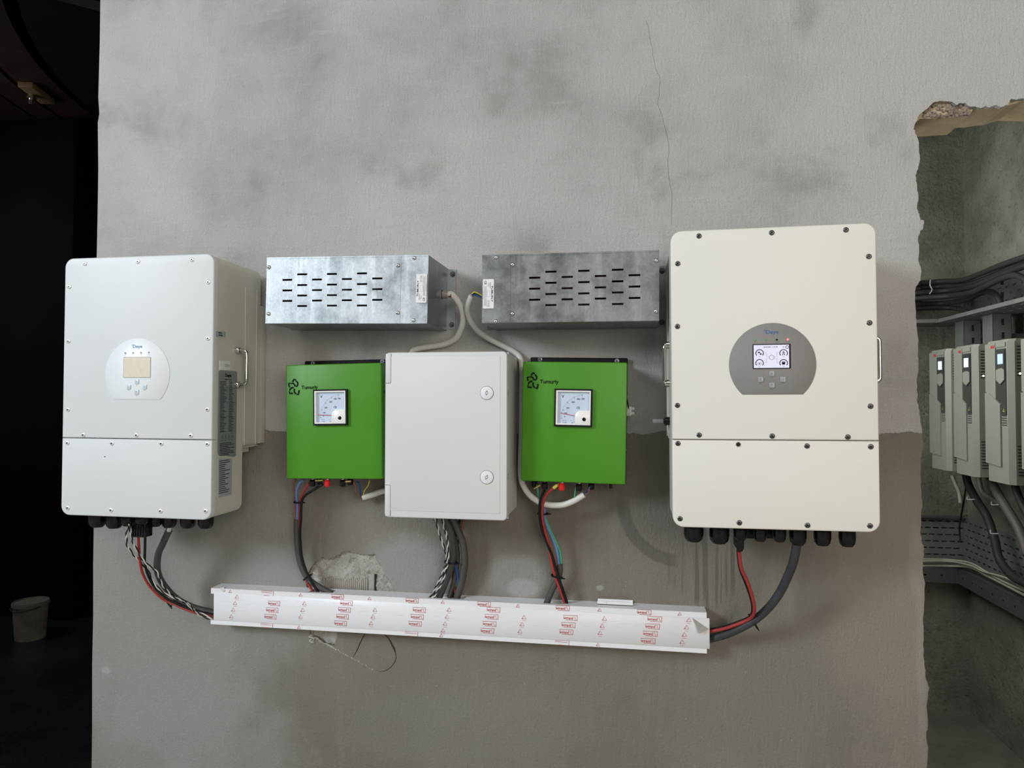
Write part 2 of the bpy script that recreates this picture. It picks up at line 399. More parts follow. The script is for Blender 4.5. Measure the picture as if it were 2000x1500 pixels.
# ------------------------------------------------------------------ the setting
TH = .135
def wp(L, d=0.): return [((p := at(x, y, d)).x, p.z) for x, y in L]
left_edge = [(197, -260), (196, 0), (195, 80), (192, 190), (194, 222), (191, 240), (192, 330), (191, 400), (189, 500), (187, 700), (185, 900), (182, 1100), (182, 1200), (180, 1300), (180, 1420), (179, 1500)]
open_edge = [(1810, 1500), (1813, 1460), (1809, 1435), (1812, 1420), (1810, 1385), (1811, 1372), (1815, 1344), (1811, 1332), (1807, 1320), (1805, 1290), (1803, 1260), (1804, 1230), (1803, 1204), (1806, 1170), (1807, 1140), (1802, 1112), (1803, 1090), (1805, 1072), (1800, 1055), (1797, 1040), (1799, 1010), (1802, 988), (1800, 960), (1798, 928), (1799, 905), (1800, 885), (1805, 874), (1803, 860), (1801, 848), (1799, 830), (1797, 813), (1794, 797), (1791, 781), (1792, 768), (1790, 746), (1794, 723), (1793, 705), (1793, 688), (1794, 666), (1791, 643), (1790, 625), (1789, 608), (1787, 586), (1789, 560), (1798, 547), (1800, 530), (1796, 517), (1793, 507), (1795, 486), (1793, 465), (1797, 452), (1803, 445), (1804, 430), (1798, 430), (1796, 418), (1791, 408), (1794, 390), (1791, 360), (1788, 342), (1793, 330), (1797, 310), (1795, 290), (1794, 275), (1790, 264), (1784, 252), (1786, 245), (1793, 228), (1803, 218), (1815, 208), (1825, 199), (1835, 197), (1850, 198), (1860, 199), (1868, 205), (1875, 201), (1885, 201), (1892, 207), (1900, 208), (1915, 211), (1925, 207), (1932, 210), (1947, 205), (1955, 209), (1968, 205), (1975, 193), (1985, 195), (2000, 192), (2040, 196), (2250, 188), (2600, 176)]
def jag(L, n=3, amp=1.2):
    out = []
    for a, b in zip(L, L[1:]):
        for i in range(n):
            t = i / n; k = amp if i else 0
            out.append((a[0] + (b[0] - a[0]) * t + random.uniform(-k, k), a[1] + (b[1] - a[1]) * t + random.uniform(-k, k)))
    out.append(L[-1]); return out
open_j = jag(open_edge)
floorz = 0.0
o1 = wp(left_edge); o2 = wp(open_j)
outer = o1 + [(o1[-1][0] - .002, floorz), (o2[0][0], floorz)] + o2
topz = 4.55
outer += [(o2[-1][0], topz)]; outer[0] = (outer[0][0], topz)
Z3 = lambda L: [(590 + x / 5.557, 1060 + y / 5.557) for x, y in L]
hole = wp(jag(Z3([(75, 300), (110, 250), (150, 210), (225, 155), (255, 178), (290, 180), (330, 160), (375, 138), (410, 128), (440, 100), (480, 92), (520, 90), (560, 112), (640, 125), (720, 130), (790, 125), (800, 160), (850, 240), (890, 310), (940, 390), (980, 470), (1010, 520), (1000, 600), (700, 700), (500, 820), (385, 950), (378, 1040), (345, 1118), (300, 1108), (260, 1100), (225, 1075), (190, 1050), (150, 1022), (132, 1075), (100, 1085), (78, 1040), (85, 990), (80, 900), (60, 600), (40, 420)]), 3, 1.0))
def crack(px, wds):
    P = [Vector((q[0], q[1])) for q in wp(px)]; L = []; R = []
    for i, p in enumerate(P):
        t = (P[min(i + 1, len(P) - 1)] - P[max(i - 1, 0)]).normalized(); nn = Vector((-t.y, t.x)); ww = wds[i] / 2
        L.append(tuple(p + nn * ww)); R.append(tuple(p - nn * ww))
    return L + R[::-1]
cr1 = crack(Z3([(690, 975), (660, 1030), (625, 1100), (600, 1160), (570, 1215), (550, 1250)]), [.003, .003, .0024, .0024, .0016, .0006])
cr2 = crack(Z3([(880, 985), (935, 1030), (965, 1085), (995, 1140), (1015, 1200), (1022, 1250), (1005, 1300), (960, 1355), (910, 1388), (850, 1400), (790, 1385)]), [.003, .0035, .005, .0065, .0022, .0018, .0022, .0016, .0018, .0010, .0006])
cr3 = crack(jag([(1262, 40), (1270, 80), (1278, 120), (1290, 160), (1284, 200), (1296, 240), (1306, 280), (1305, 330), (1313, 380), (1312, 440)], 3, 1.6), [.0006] * 28)
wall = struct(holed('wall_front', outer, [hole, cr1, cr2, cr3], .013, 0, 'plaster'))
# masonry core with the lintel
core_edge = [(1808, 1500), (1806, 1300), (1800, 1150), (1800, 1000), (1796, 850), (1788, 700), (1786, 560), (1788, 420), (1786, 330), (1784, 290), (1782, 262), (1787, 240), (1797, 232), (1830, 231), (1860, 229), (1893, 227), (1900, 214), (1930, 211), (1970, 206), (2000, 197), (2060, 198), (2250, 190), (2600, 178)]
core_edge = [(x - (6 if y > 280 and x < 1820 else 0), y) for x, y in core_edge]
c2 = wp(jag(core_edge, 2, .8), -.013)
oc = [(x + .004, z) for x, z in wp(left_edge)]; oc[0] = (oc[0][0], topz)
coreo = oc + [(oc[-1][0], floorz), (c2[0][0], floorz)] + c2 + [(c2[-1][0], topz)]
core = struct(holed('wall_core', coreo, [], TH, .0132, 'core'))
# rubble in the broken lintel edge
bm = B()
for i in range(110):
    px = random.uniform(1806, 1893); py = random.uniform(203 + max(0, 1822 - px) * .8, 228)
    p = at(px, py, -.012); g = bmesh.ops.create_icosphere(bm, subdivisions=1, radius=random.uniform(.002, .0065))['verts']
    for v in g: v.co = v.co * random.uniform(.65, 1.35) + p
for v in bm.verts: pass
o = mk('broken_masonry', bm, 'rubblestone', core, raw=True); o['kind'] = 'stuff'
# mortar sheet inside the hole in the plaster
def inside(p, poly):
    c = False; j = len(poly) - 1
    for i in range(len(poly)):
        a, b = poly[i], poly[j]
        if (a[1] > p[1]) != (b[1] > p[1]) and p[0] < (b[0] - a[0]) * (p[1] - a[1]) / (b[1] - a[1]) + a[0]: c = not c
        j = i
    return c
bm = B(); hx = [p[0] for p in hole]; hz = [p[1] for p in hole]; st = .0035; grid = {}
from mathutils import noise as mn
bx0, bz1 = wp(Z3([(215, 380)]))[0]; bx1, bz0 = wp(Z3([(700, 560)]))[0]
sx1 = wp(Z3([(792, 320)]))[0][0]
nx = int((max(hx) - min(hx)) / st) + 3; nz = int((max(hz) - min(hz)) / st) + 3
for i in range(nx):
    for j in range(nz):
        x = min(hx) - st + i * st; z = min(hz) - st + j * st
        y = .0095 - .006 * mn.noise((x * 60, z * 60, 1)) - .004 * mn.noise((x * 170, z * 170, 4)) - .003 * mn.noise((x * 420, z * 420, 9))
        edge = bz1 + .016 * mn.noise((x * 45, 3, 2)) + (.022 if x > bx1 else 0) - (.006 if x < bx1 else 0)
        if bx0 < x < sx1 and bz0 < z < edge: y = .013
        grid[i, j] = bm.verts.new((x, min(y, .013), z))
for i in range(nx - 1):
    for j in range(nz - 1): bm.faces.new((grid[i, j], grid[i + 1, j], grid[i + 1, j + 1], grid[i, j + 1]))
mk('exposed_mortar', bm, 'mortar', core)
k = 22; stp = (bx1 - bx0) / k                          # ribs of the hollow brick, one block with grooves
bm = B(); box(bm, bx0, bx1, .0128, .0118, bz0, bz1 + .006)
for i in range(k): box(bm, bx0 + stp * i, bx0 + stp * (i + .72), .0124, .0088, bz0 - .001, bz1 + .005 * mn.noise((i * 3.1, 0, 0)) + .002, .0006, 1)
mk('hollow_brick', bm, 'brick', core)
bm = B(); box(bm, bx1 + .002, sx1 - .0055, .0128, .0080, bz0, bz1 + .014, .002)
mk('hollow_brick', bm, 'brick', core)
bm = B(); box(bm, sx1 - .004, sx1 + .0005, .0128, .0085, bz0, bz1 + .014)
mk('joint_gap', bm, 'hole', core)
# crumb of mortar and raised ridge below the trunking
bm = B()
for i in range(34):
    t = i / 33; q = [(150, 1028), (230, 1090), (330, 1130), (440, 1200), (550, 1255), (660, 1320), (780, 1382)]
    f = t * 6; a = min(int(f), 5); f -= a; x = q[a][0] + (q[a + 1][0] - q[a][0]) * f; y = q[a][1] + (q[a + 1][1] - q[a][1]) * f
    p = at(*Z3([(x + random.uniform(-5, 5), y + random.uniform(-5, 5))])[0]); rr = random.uniform(.0009, .0026) * (1.4 if t < .4 else .8)
    g = bmesh.ops.create_icosphere(bm, subdivisions=1, radius=rr)['verts']
    for v in g: v.co = Vector((v.co.x * 1.6, v.co.y * .6, v.co.z)) + p
for i in range(12):
    p = at(*Z3([(random.uniform(80, 135), random.uniform(1005, 1085))])[0]); g = bmesh.ops.create_icosphere(bm, subdivisions=1, radius=random.uniform(.003, .006))['verts']
    for v in g: v.co = v.co * random.uniform(.7, 1.2) + p
o = mk('mortar_crumbs', bm, 'mortar', wall, raw=True); o['kind'] = 'stuff'

# right room
cor = atZ(1896, 1394); XC, YC = cor.x, cor.y
bm = B(); box(bm, .25, XC + .15, YC, YC + .15, 0, 3.6); struct(mk('wall_back', bm, 'conc'))
bm = B(); box(bm, XC, XC + .15, TH, YC, 0, 3.6); struct(mk('wall_right', bm, 'conc'))
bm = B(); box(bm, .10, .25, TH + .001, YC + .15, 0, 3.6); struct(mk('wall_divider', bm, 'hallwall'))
bm = B(); box(bm, .10, XC + .15, TH, YC + .15, 3.6, 3.7); struct(mk('ceiling', bm, 'conc'))
bm = B(); box(bm, .2, XC + .15, TH - .13, YC + .15, -.1, .004); struct(mk('floor_right', bm, 'concf'))
bm = B(); box(bm, -9, 6, -7, 9, -.2, 0); struct(mk('floor', bm, 'wetfloor'))
bm = B(); box(bm, -9, 6, -7, -.02, .0005, .004); struct(mk('floor_front', bm, 'concfront'))
bm = B(); box(bm, -6, at(-30, 750, -.09).x, -.06, .09, 0, 4.6); struct(mk('light_block_wall', bm, 'conc'))  # out-of-view wall added to block the key light from the hall
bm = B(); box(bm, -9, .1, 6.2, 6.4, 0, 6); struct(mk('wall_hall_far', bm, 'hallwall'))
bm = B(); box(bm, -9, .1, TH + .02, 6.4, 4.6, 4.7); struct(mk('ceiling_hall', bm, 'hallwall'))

# ------------------------------------------------------------------ left hall: vessel, pillar, pipe, bucket
tc_ = Vector((-.56, 3.15, 0)); zb = 3.5
r = empty('overhead_vessel', (tc_.x, tc_.y, zb)); tag(r, 'huge dark curved steel vessel rim overhead in the unlit hall left of the wall', 'vessel')
def ringm(r0, r1, z0, z1, n=80, a0=130, a1=222):
    b = B(); R = [[b.verts.new((rr * math.cos(math.radians(a0 + (a1 - a0) * i / n)), rr * math.sin(math.radians(a0 + (a1 - a0) * i / n)), z)) for i in range(n + 1)] for rr, z in ((r0, z0), (r1, z0), (r1, z1), (r0, z1))]
    for q in range(4):
        for i in range(n): b.faces.new((R[q][i], R[q][i + 1], R[(q + 1) % 4][i + 1], R[(q + 1) % 4][i]))
    for i in (0, n): b.faces.new([R[q][i] for q in range(4)])
    return b
mk('outer_flange', ringm(3.69, 3.96, 0, .03), 'rust', r)
mk('middle_flange', ringm(3.50, 3.66, -.01, .03), 'rust', r)
mk('inner_flange', ringm(3.24, 3.47, -.01, .03), 'rust', r)
mk('shell', ringm(3.90, 3.95, .03, 1.0), 'darkmetal', r)
mk('bottom_plate', ringm(.3, 3.17, -.03, .02), 'darkmetal', r)
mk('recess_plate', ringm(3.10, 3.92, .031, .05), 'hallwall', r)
p = atZ(72, 174, zb) - Vector((tc_.x, tc_.y, zb))
b = B(); box(b, -.045, .045, -.13, .13, -.045, -.0105, .004); bmesh.ops.transform(b, matrix=Matrix.Translation((p.x, p.y, 0)) @ Matrix.Rotation(math.radians(16), 4, 'Z'), verts=b.verts); cl = mk('clamp_block', b, 'tanblock', r)
b = B(); cyl(b, (p.x - .02, p.y - .02, -.11), (p.x - .02, p.y - .02, -.045), .016, 8); cyl(b, (p.x - .02, p.y - .02, -.075), (p.x - .02, p.y - .02, -.058), .03, 6); mk('bolt', b, 'steel', cl)
c0 = atZ(134, 1212); c1 = atZ(-160, 1212)
b = B(); box(b, c1.x, c0.x, c0.y, c0.y + .5, 0, 3.44, .01); tag(mk('support_column', b, 'pillar'), 'massive black column standing behind the bucket in the dark hall', 'column')
p = atZ(160, 1100)
b = B(); cyl(b, (p.x, p.y + .2, 0), (p.x, p.y + .2, 3.4), .05, 16); cyl(b, (p.x, p.y + .2, 0), (p.x, p.y + .2, .02), .1, 16); tag(mk('standing_pipe', b, 'darkmetal'), 'thin dark pipe rising between the black column and the wall edge', 'pipe')
p = atZ(54, 1248); sc = (atZ(84, 1248) - atZ(24, 1248)).length / 2; hb = sc * 2.42
r = empty('bucket', (p.x, p.y + .02, 0)); tag(r, 'mortar-crusted bucket on the wet floor in front of the black column', 'bucket')
b = B(); lathe(b, [(0, sc * .86), (hb * .9, sc * 1.0), (hb, sc * 1.02), (hb, sc * .97), (.02, sc * .82)], (0, 0, 0), (0, 0, 1), 32)
bmesh.ops.transform(b, matrix=Matrix.Identity(4), verts=b.verts); mk('shell', b, 'bucket', r)
b = B(); lathe(b, [(hb * .90, sc * 1.0), (hb * .90, sc * 1.07), (hb * .97, sc * 1.07), (hb * .97, sc * 1.0)], (0, 0, 0), (0, 0, 1), 32); mk('rim', b, 'bucket', r)
b = B(); tube(b, [(-sc * 1.06, 0, hb * .92), (-sc * .8, -sc * .75, hb * .86), (0, -sc * 1.12, hb * .82), (sc * .8, -sc * .75, hb * .86), (sc * 1.06, 0, hb * .92)], .003, 6); mk('wire_handle', b, 'dsteel', r)

# ------------------------------------------------------------------ inverters
def inverter(TL, TR, BL, label, right, sc_list, seam, panel, glands):
    f = Frame('hybrid_inverter', TL, TR, BL, .26); R = f.root; W, H = f.W / 2, f.H
    tag(R, label, 'inverter', 'white wall-mounted hybrid inverters')
    mt = 'whitewarm' if right else 'white'; fr = -.26; rc = .024
    sz = f.l(*seam)[1]
    b = B(); prism(b, rrect(-W, W, sz + .0008, H, rc, 8, (0, 0, 1, 1)), fr + .018, fr, .0035, 3); mk('upper_cover', b, mt, R)
    b = B(); prism(b, rrect(-W, W, 0, sz - .0008, rc, 8, (1, 1, 0, 0)), fr + .018, fr, .0035, 3); mk('lower_cover', b, mt, R)
    side = 'ivory'
    b = B(); prism(b, rrect(-W + .0012, W - .0012, .0012, H - .0012, rc, 8), -.122, fr + .0185, 0)
    mk('body', b, side, R)
    zr = f.lx(500, 874, W)[1] if not right else sz - .012
    b = B(); prism(b, rrect(-W + .0015, W - .0015, zr, H - .0015, rc, 6), -.038, -.1215); mk('rear_housing', b, side, R)
    b = B(); box(b, -W + .003, W - .003, -.121, -.040, zr + .004, zr + .006)
    for s in (-1, 1): box(b, s * (W - .0005), s * (W + .0012), -.116, -.114, zr + .01, H - .06)
    for s in (-1, 1): box(b, s * (W - .0005), s * (W + .0012), -.060, -.058, zr + .01, H - .06)
    mk('housing_seams', b, side, R)
    b = B(); box(b, -W + .02, W - .004, -.0375, -.0005, zr + .01, H - .10, .002); mk('wall_bracket', b, side, R)
    b = B()
    for i in range(18):
        x = -W + .03 + i * (2 * W - .06) / 17; box(b, x - .0015, x + .0015, -.120, -.045, zr - .012, zr + .001)
    mk('heat_sink_fins', b, side, R)
    for i, (px, py, kind) in enumerate(sc_list):
        x, z = f.l(px, py)
        if kind == 0:
            b = B(); prism(b, circ(x, z, .0045, 14), fr + .002, fr - .0003); mk('empty_screw_hole', b, 'hole', R)
            b = B(); lathe(b, [(0, .0062), (.0008, .0058), (.0008, .0046), (0, .0044)], (x, fr, z), (0, -1, 0), 16); mk('hole_rim', b, 'steel', R); continue
        b = B(); lathe(b, [(0, .0056), (.0012, .0056), (.0024, .0042), (.0024, .0022), (.0008, .0018), (.0008, 0)], (x, fr, z), (0, -1, 0), 16)
        s = mk('screw', b, 'dsteel' if right else 'screwsteel', R)  # alike screws: dark right, pale left, so reflected light sits in the colour
        b = B(); prism(b, circ(x, z, .0021, 6), fr - .0006, fr - .0025); mk('socket', b, 'hole', s)
    # control panel
    P = panel; cx, cz = f.l(*P['c']); rr = P['r']; zc = f.l(P['c'][0], P['flat'])[1]
    pts = [(x, z) for x, z in circ(cx, cz, rr, 96) if z > zc]
    h = math.sqrt(rr * rr - (zc - cz) ** 2)
    a1 = math.asin((zc - cz) / rr); pts = [(cx + rr * math.cos(a), cz + rr * math.sin(a)) for a in [a1 + (math.pi - 2 * a1) * i / 80 for i in range(81)]]
    b = B(); prism(b, pts, fr, fr - .0012, .0003, 1); pn = mk('control_panel', b, 'panelgrey' if right else 'panelwhite', R)
    y = fr - .0014
    x0, z1 = f.l(*P['s0']); x1, z0 = f.l(*P['s1'])
    b = B(); prism(b, rrect(x0, x1, z0, z1, .002, 3), fr - .0010, y - .0003); mk('screen_frame', b, 'black' if right else 'inkgrey', pn)
    e = .0022 if right else .0012
    b = B(); prism(b, [(x0 + e, z0 + e), (x1 - e * (1.6 if right else 1), z0 + e), (x1 - e * (1.6 if right else 1), z1 - e), (x0 + e, z1 - e)], fr - .001, y - .0006); mk('screen', b, 'lcdon' if right else 'lcdoff', pn)
    if right:
        b = B(); yy = y - .0009; tt = f.l
        for (px, py) in ((1483.3, 690), (1530, 690), (1483.2, 709.3), (1530, 709.3)):
            ax, az = tt(px, py); stroke(b, arc(ax, az, .0078, -38, 218), .0016, yy)
        ax, az = tt(1506.8, 698.2); stroke(b, arc(ax, az, .0048, 0, 360, 20), .0006, yy)
        ax, az = tt(1537, 678); stroke(b, arc(ax, az, .0029, 0, 360, 16), .0010, yy)
        ax, az = tt(1504.5, 677.8); text_into(b, '06/07/2023  11:21:28', ax, az, .0022, yy, sx=1.05, bold=.01)
        ax, az = tt(1529.5, 677.6); text_into(b, 'ON', ax, az, .002, yy)
        for (px, py) in ((1482, 688.5), (1485.5, 691.5)):   # grid of panels icon
            ax, az = tt(px, py); prism(b, rrect(ax - .0022, ax + .0022, az - .0014, az + .0014, .0008, 2), yy + .0003, yy)
        ax, az = tt(1530, 690)                               # pylon icon
        for q in (((-.0025, -.0035), (0, .0045)), ((.0025, -.0035), (0, .0045)), ((-.003, .0018), (.003, .0018)), ((-.0022, -.001), (.0022, -.001)), ((-.003, -.0036), (.003, -.0036))):
            stroke(b, [(ax + q[0][0], az + q[0][1]), (ax + q[1][0], az + q[1][1])], .0008, yy)
        ax, az = tt(1530, 709.6); prism(b, rrect(ax - .0032, ax + .0032, az - .0028, az + .0026, .0006, 2), yy + .0003, yy)
        stroke(b, [(ax - .0038, az + .0024), (ax, az + .0045), (ax + .0038, az + .0024)], .0009, yy)
        ax, az = tt(1483.2, 710.2)
        stroke(b, [(ax - .0036, az - .002), (ax + .0036, az - .002), (ax + .0036, az + .0018), (ax - .0036, az + .0018), (ax - .0036, az - .002)], .0005, yy)
        prism(b, circ(ax, az, .0012, 8), yy + .0003, yy)
        mk('gauge_graphics', b, 'inkblack', pn, raw=True)
        b = B()
        for L in (((1492, 688), (1496.5, 688), (1496.5, 697), (1502, 697)), ((1492, 709), (1496.5, 709), (1496.5, 700), (1502, 700)), ((1511.5, 697), (1517, 697), (1517, 688), (1521, 688)), ((1511.5, 700), (1517, 700), (1517, 709), (1521, 709))):
            stroke(b, [tt(*q) for q in L], .0004, yy)
        for (px, py) in ((1483, 696.5), (1530, 696.5), (1483, 716), (1530, 716)):
            ax, az = tt(px, py); text_into(b, '0.00', ax, az, .0015, yy)
        mk('flow_lines', b, 'inkgrey', pn, raw=True)
    bl = 'logoblue' if right else 'logobluel'
    ax, az = f.l(*P['logo']); b = B(); text_into(b, 'Deye', ax + .001, az, .0078, y, bold=.028, sx=1.12)
    stroke(b, [(ax - .0165, az + .0037), (ax - .0128, az + .0037)], .0014, y); mk('logo_lettering', b, bl, pn, raw=True)
    b = B(); c = B()
    for (px, py), m_, s in zip(P['led'], (('ledgreen', 'ledgreen', 'hole', 'ledred') if right else ('inkgrey',) * 4), ('DC', 'AC', 'Normal', 'Alarm')):
        ax, az = f.l(px, py); q = B(); lathe(q, [(0, .0022), (.0008, .0022), (.0012, .0012), (.0012, 0)], (ax, y + .0002, az), (0, -1, 0), 12); mk('indicator_light', q, m_, pn)
        text_into(b, s, ax, az - .0050, .0019, y)
    for (px, py), s, g in zip(P['btn'], ('Up', 'Esc', 'Enter', 'Down'), ('u', 'l', 'c', 'd')):
        ax, az = f.l(px, py); hw = .0058
        q = B(); prism(q, rrect(ax - hw, ax + hw, az - hw, az + hw, .0012, 3), y + .0006, y - .0016, .0007, 2); bt = mk('button', q, 'btn' if right else 'btnl', pn)
        q = B(); yy = y - .0018; e = .0022
        S = {'u': [(-e, -e * .8), (0, e), (e, -e * .8), (-e, -e * .8)], 'd': [(-e, e * .8), (0, -e), (e, e * .8), (-e, e * .8)], 'l': [(e, e), (-e, 0), (e, -e)], 'c': [(-e, 0), (-e * .3, -e * .8), (e, e)]}[g]
        stroke(q, [(ax + u, az + v) for u, v in S], .0007, yy); mk('button_symbol', q, bl, bt, raw=True)
        text_into(b, s, ax, az - .0082, .0020, y)
    mk('panel_lettering', b, bl, pn, raw=True)
    # handles
    for s in (-1, 1):
        hy = -.157; z1 = f.l(466, 684, .157)[1] if not right else f.l(1300, 674, .157)[1]; z0 = z1 - .090; X = s * (W - .001); o_ = s * (.030 if not right else (.025 if s > 0 else .012))
        if right and s > 0: hy = -.195; z1 = f.l(1718, 659, .195)[1]
        b = B(); tube(b, [(X, hy, z1), (X + o_ * .6, hy, z1), (X + o_ * .93, hy, z1 - .004), (X + o_, hy, z1 - .014), (X + o_, hy, (z0 + z1) / 2), (X + o_, hy, z0 + .014), (X + o_ * .93, hy, z0 + .004), (X + o_ * .6, hy, z0), (X, hy, z0)], .0046, 12)
        hd = mk('handle', b, 'chrome', R)
        for z in (z0, z1): b = B(); lathe(b, [(0, .0085), (.010, .0085), (.012, .0065)], (X, hy, z), (s, 0, 0), 16); mk('handle_socket', b, 'chrome', hd)
    # glands
    for (px, wd, yb, d, L) in glands:
        x, zz = f.l(px, yb, d); rg = wd / 2 / 1359 * (CD - d) / (1 + (px - 1000) * YAW / F); y = -d
        rg *= 1.0
        b = B(); lathe(b, [(0, rg * 1.08), (.010, rg * 1.08), (.010, rg * .96), (.012, rg * .94)], (x, y, 0), (0, 0, -1), 6)
        g = mk('cable_gland', b, 'blackpl', R)
        dl = -zz; b = B(); lathe(b, [(.011, rg * .97), (dl * .62, rg * .97), (dl * .85, rg * .88), (dl, rg * .62), (dl, rg * .3)], (x, y, 0), (0, 0, -1), 14)
        mk('gland_nut', b, 'blackpl', g)
    return f
sL = [(166, 515, 1), (269.5, 511, 1), (375, 507, 1), (135.6, 560, 1), (134, 666.6, 1), (133, 800, 1), (407, 551, 1), (406, 661, 1), (405, 799.6, 1), (163, 849.5, 1), (266.7, 850, 1), (372.6, 850.6, 1), (132, 865, 1), (218.6, 865.8, 1), (315, 866.4, 1), (405, 867, 1), (132.4, 992, 1), (217, 996.3, 1), (313.5, 998, 1), (401.5, 998, 1)]
sR = [(1365, 461, 1), (1507, 454.6, 1), (1652, 449, 1), (1323.5, 515, 1), (1323, 637.6, 1), (1323, 791.7, 1), (1696.7, 501, 1), (1698, 630.6, 1), (1700, 793.4, 1), (1365.4, 849.6, 1), (1508, 851.6, 1), (1655.6, 853.5, 1), (1324, 866, 1), (1442, 868, 0), (1576, 871, 1), (1700.5, 872.4, 1), (1328, 1013, 1), (1444, 1021, 1), (1577, 1026, 1), (1699, 1027, 1)]
fL = inverter((127, 505), (418.5, 494.8), (121, 1005.8), 'white inverter at the left end of the wall with an unlit cream screen', False, sL, (268, 857.3),
    dict(c=(268.4, 731), r=.0905, flat=780.5, s0=(242, 697.5), s1=(295, 738), logo=(268.8, 676.5), led=[(245.4, 689.6), (260.6, 689.3), (276, 689), (291.5, 688.6)], btn=[(268.2, 745.5), (252.4, 756), (283.6, 755.5), (268, 765.8)]),
    [(190.5, 34, 1029, .17, 0), (224, 34, 1031, .17, 0), (250, 26, 1027, .20, 0), (278, 28, 1024, .20, 0), (303.5, 26, 1028, .17, 0), (330.5, 30, 1030, .15, 0), (367, 30, 1031, .17, 0), (402, 31, 1031.5, .17, 0)])
fR = inverter((1309.5, 451.7), (1711.3, 434.5), (1310.6, 1029.3), 'white inverter at the right end of the wall with a lit screen on grey', True, sR, (1510, 859.8),
    dict(c=(1508, 711.8), r=.0893, flat=770.5, s0=(1469.5, 672.3), s1=(1544.5, 720.2), logo=(1507, 648.3), led=[(1474.5, 664), (1496, 663.7), (1517, 663.5), (1538.5, 663)], btn=[(1507, 729.7), (1485.3, 741), (1528.7, 741), (1507.2, 752.3)]),
    [(1355, 40, 1057, .19, 0), (1405, 40, 1061, .19, 0), (1446, 27, 1055, .20, 0), (1485, 26, 1057, .20, 0), (1522.6, 26, 1058, .20, 0), (1558.7, 34, 1064, .19, 0), (1606.6, 34, 1065, .19, 0), (1655, 33, 1067, .19, 0)])
# labels on the right flank of the left inverter
R = fL.root; XS = fL.W / 2
def flank(pts, name, mat, th=.0008):
    L = [fL.lx(px, py, XS) for px, py in pts]; b = B()
    a = [b.verts.new((XS + th, y, z)) for y, z in L]; c = [b.verts.new((XS - .001, y, z)) for y, z in L]
    b.faces.new(a); b.faces.new(c[::-1]); n = len(L)
    for i in range(n): b.faces.new((a[i], a[(i + 1) % n], c[(i + 1) % n], c[i]))
    return mk(name, b, mat, R), L
M4side = Matrix.Translation((XS + .0012, 0, 0)) @ Matrix.Rotation(math.pi / 2, 4, 'Z')
def bars(name, par, y0, y1, z0, z1, n, mat, cols=((0, .42), (.56, .9)), M4=M4side, hh=.35):
    b = B(); 
    for i in range(n):
        z = z1 - (i + .5) * (z1 - z0) / n; h = (z1 - z0) / n * hh
        for (c0, c1) in cols:
            e = c0 + (c1 - c0) * random.uniform(.5, 1)
            stroke(b, [(y0 + (y1 - y0) * c0, z), (y0 + (y1 - y0) * e, z)], h, 0)
    if M4: bmesh.ops.transform(b, matrix=M4, verts=b.verts)
    return mk(name, b, mat, par, raw=True)
lab, L = flank([(426.3, 726), (429, 723.5), (459, 725), (461.5, 728), (460, 889), (457, 892), (427, 889), (424.8, 885)], 'rating_label', 'ratinglabel')
ys = [q[0] for q in L]; zs = [q[1] for q in L]; y0, y1, z0, z1 = min(ys), max(ys), min(zs), max(zs); hh = z1 - z0; mm = .006
b = B(); text_into(b, 'Deye', (y0 + y1) / 2, z1 - .012, .008, 0, bold=.04, sx=1.1, M4=M4side); mk('label_logo', b, 'inkblack', lab, raw=True)
b = B(); text_into(b, 'Hybrid Inverter', (y0 + y1) / 2, z1 - .0225, .0034, 0, bold=.02, M4=M4side); mk('label_title', b, 'inkblack', lab, raw=True)
bars('label_print', lab, y0 + mm, y1 - mm, z0 + hh * .30, z1 - .027, 34, 'inkblack')
b = B()
for zz in (.30, .47, .63, .80): stroke(b, [(y0 + .003, z0 + hh * zz), (y1 - .003, z0 + hh * zz)], .0005, 0)
for row in (.26, .215):
    for i in range(4):
        cx = y0 + (y1 - y0) * (.22 + .18 * i); cz = z0 + hh * row; e = .0036
        stroke(b, [(cx - e, cz - e), (cx, cz + e), (cx + e, cz - e), (cx - e, cz - e)] if (i < 3 and row > .25) else [(cx - e, cz - e), (cx - e, cz + e), (cx + e, cz + e), (cx + e, cz - e), (cx - e, cz - e)], .0009, 0)
bmesh.ops.transform(b, matrix=M4side, verts=b.verts); mk('label_symbols', b, 'inkblack', lab, raw=True)
bars('label_footer', lab, y0 + mm, y1 - mm, z0 + .006, z0 + hh * .18, 8, 'inkblack', ((0, 1),))
lab, L = flank([(426, 896), (452.5, 896), (451.5, 966), (426, 972)], 'warning_label', 'greylabel')
ys = [q[0] for q in L]; zs = [q[1] for q in L]; bars('label_print', lab, min(ys) + .003, max(ys) - .004, min(zs) + .008, max(zs) - .004, 17, 'inkblack', ((0, .9),))
lab, L = flank([(428.5, 704), (448, 705), (448, 723.5), (428.5, 722.5)], 'serial_sticker', 'sticker')
ys = [q[0] for q in L]; zs = [q[1] for q in L]; bars('label_print', lab, min(ys) + (max(ys) - min(ys)) * .45, max(ys) - .002, min(zs) + .008, max(zs) - .009, 2, 'inkgrey', ((0, 1),))
lab, L = flank([(420, 646.5), (439, 648), (439, 658), (420, 657.5)], 'small_grey_sticker', 'greylabel')
ys = [q[0] for q in L]; zs = [q[1] for q in L]; bars('label_print', lab, min(ys) + .006, max(ys) - .002, min(zs) + .002, max(zs) - .002, 2, 'inkblack', ((.1, 1),))
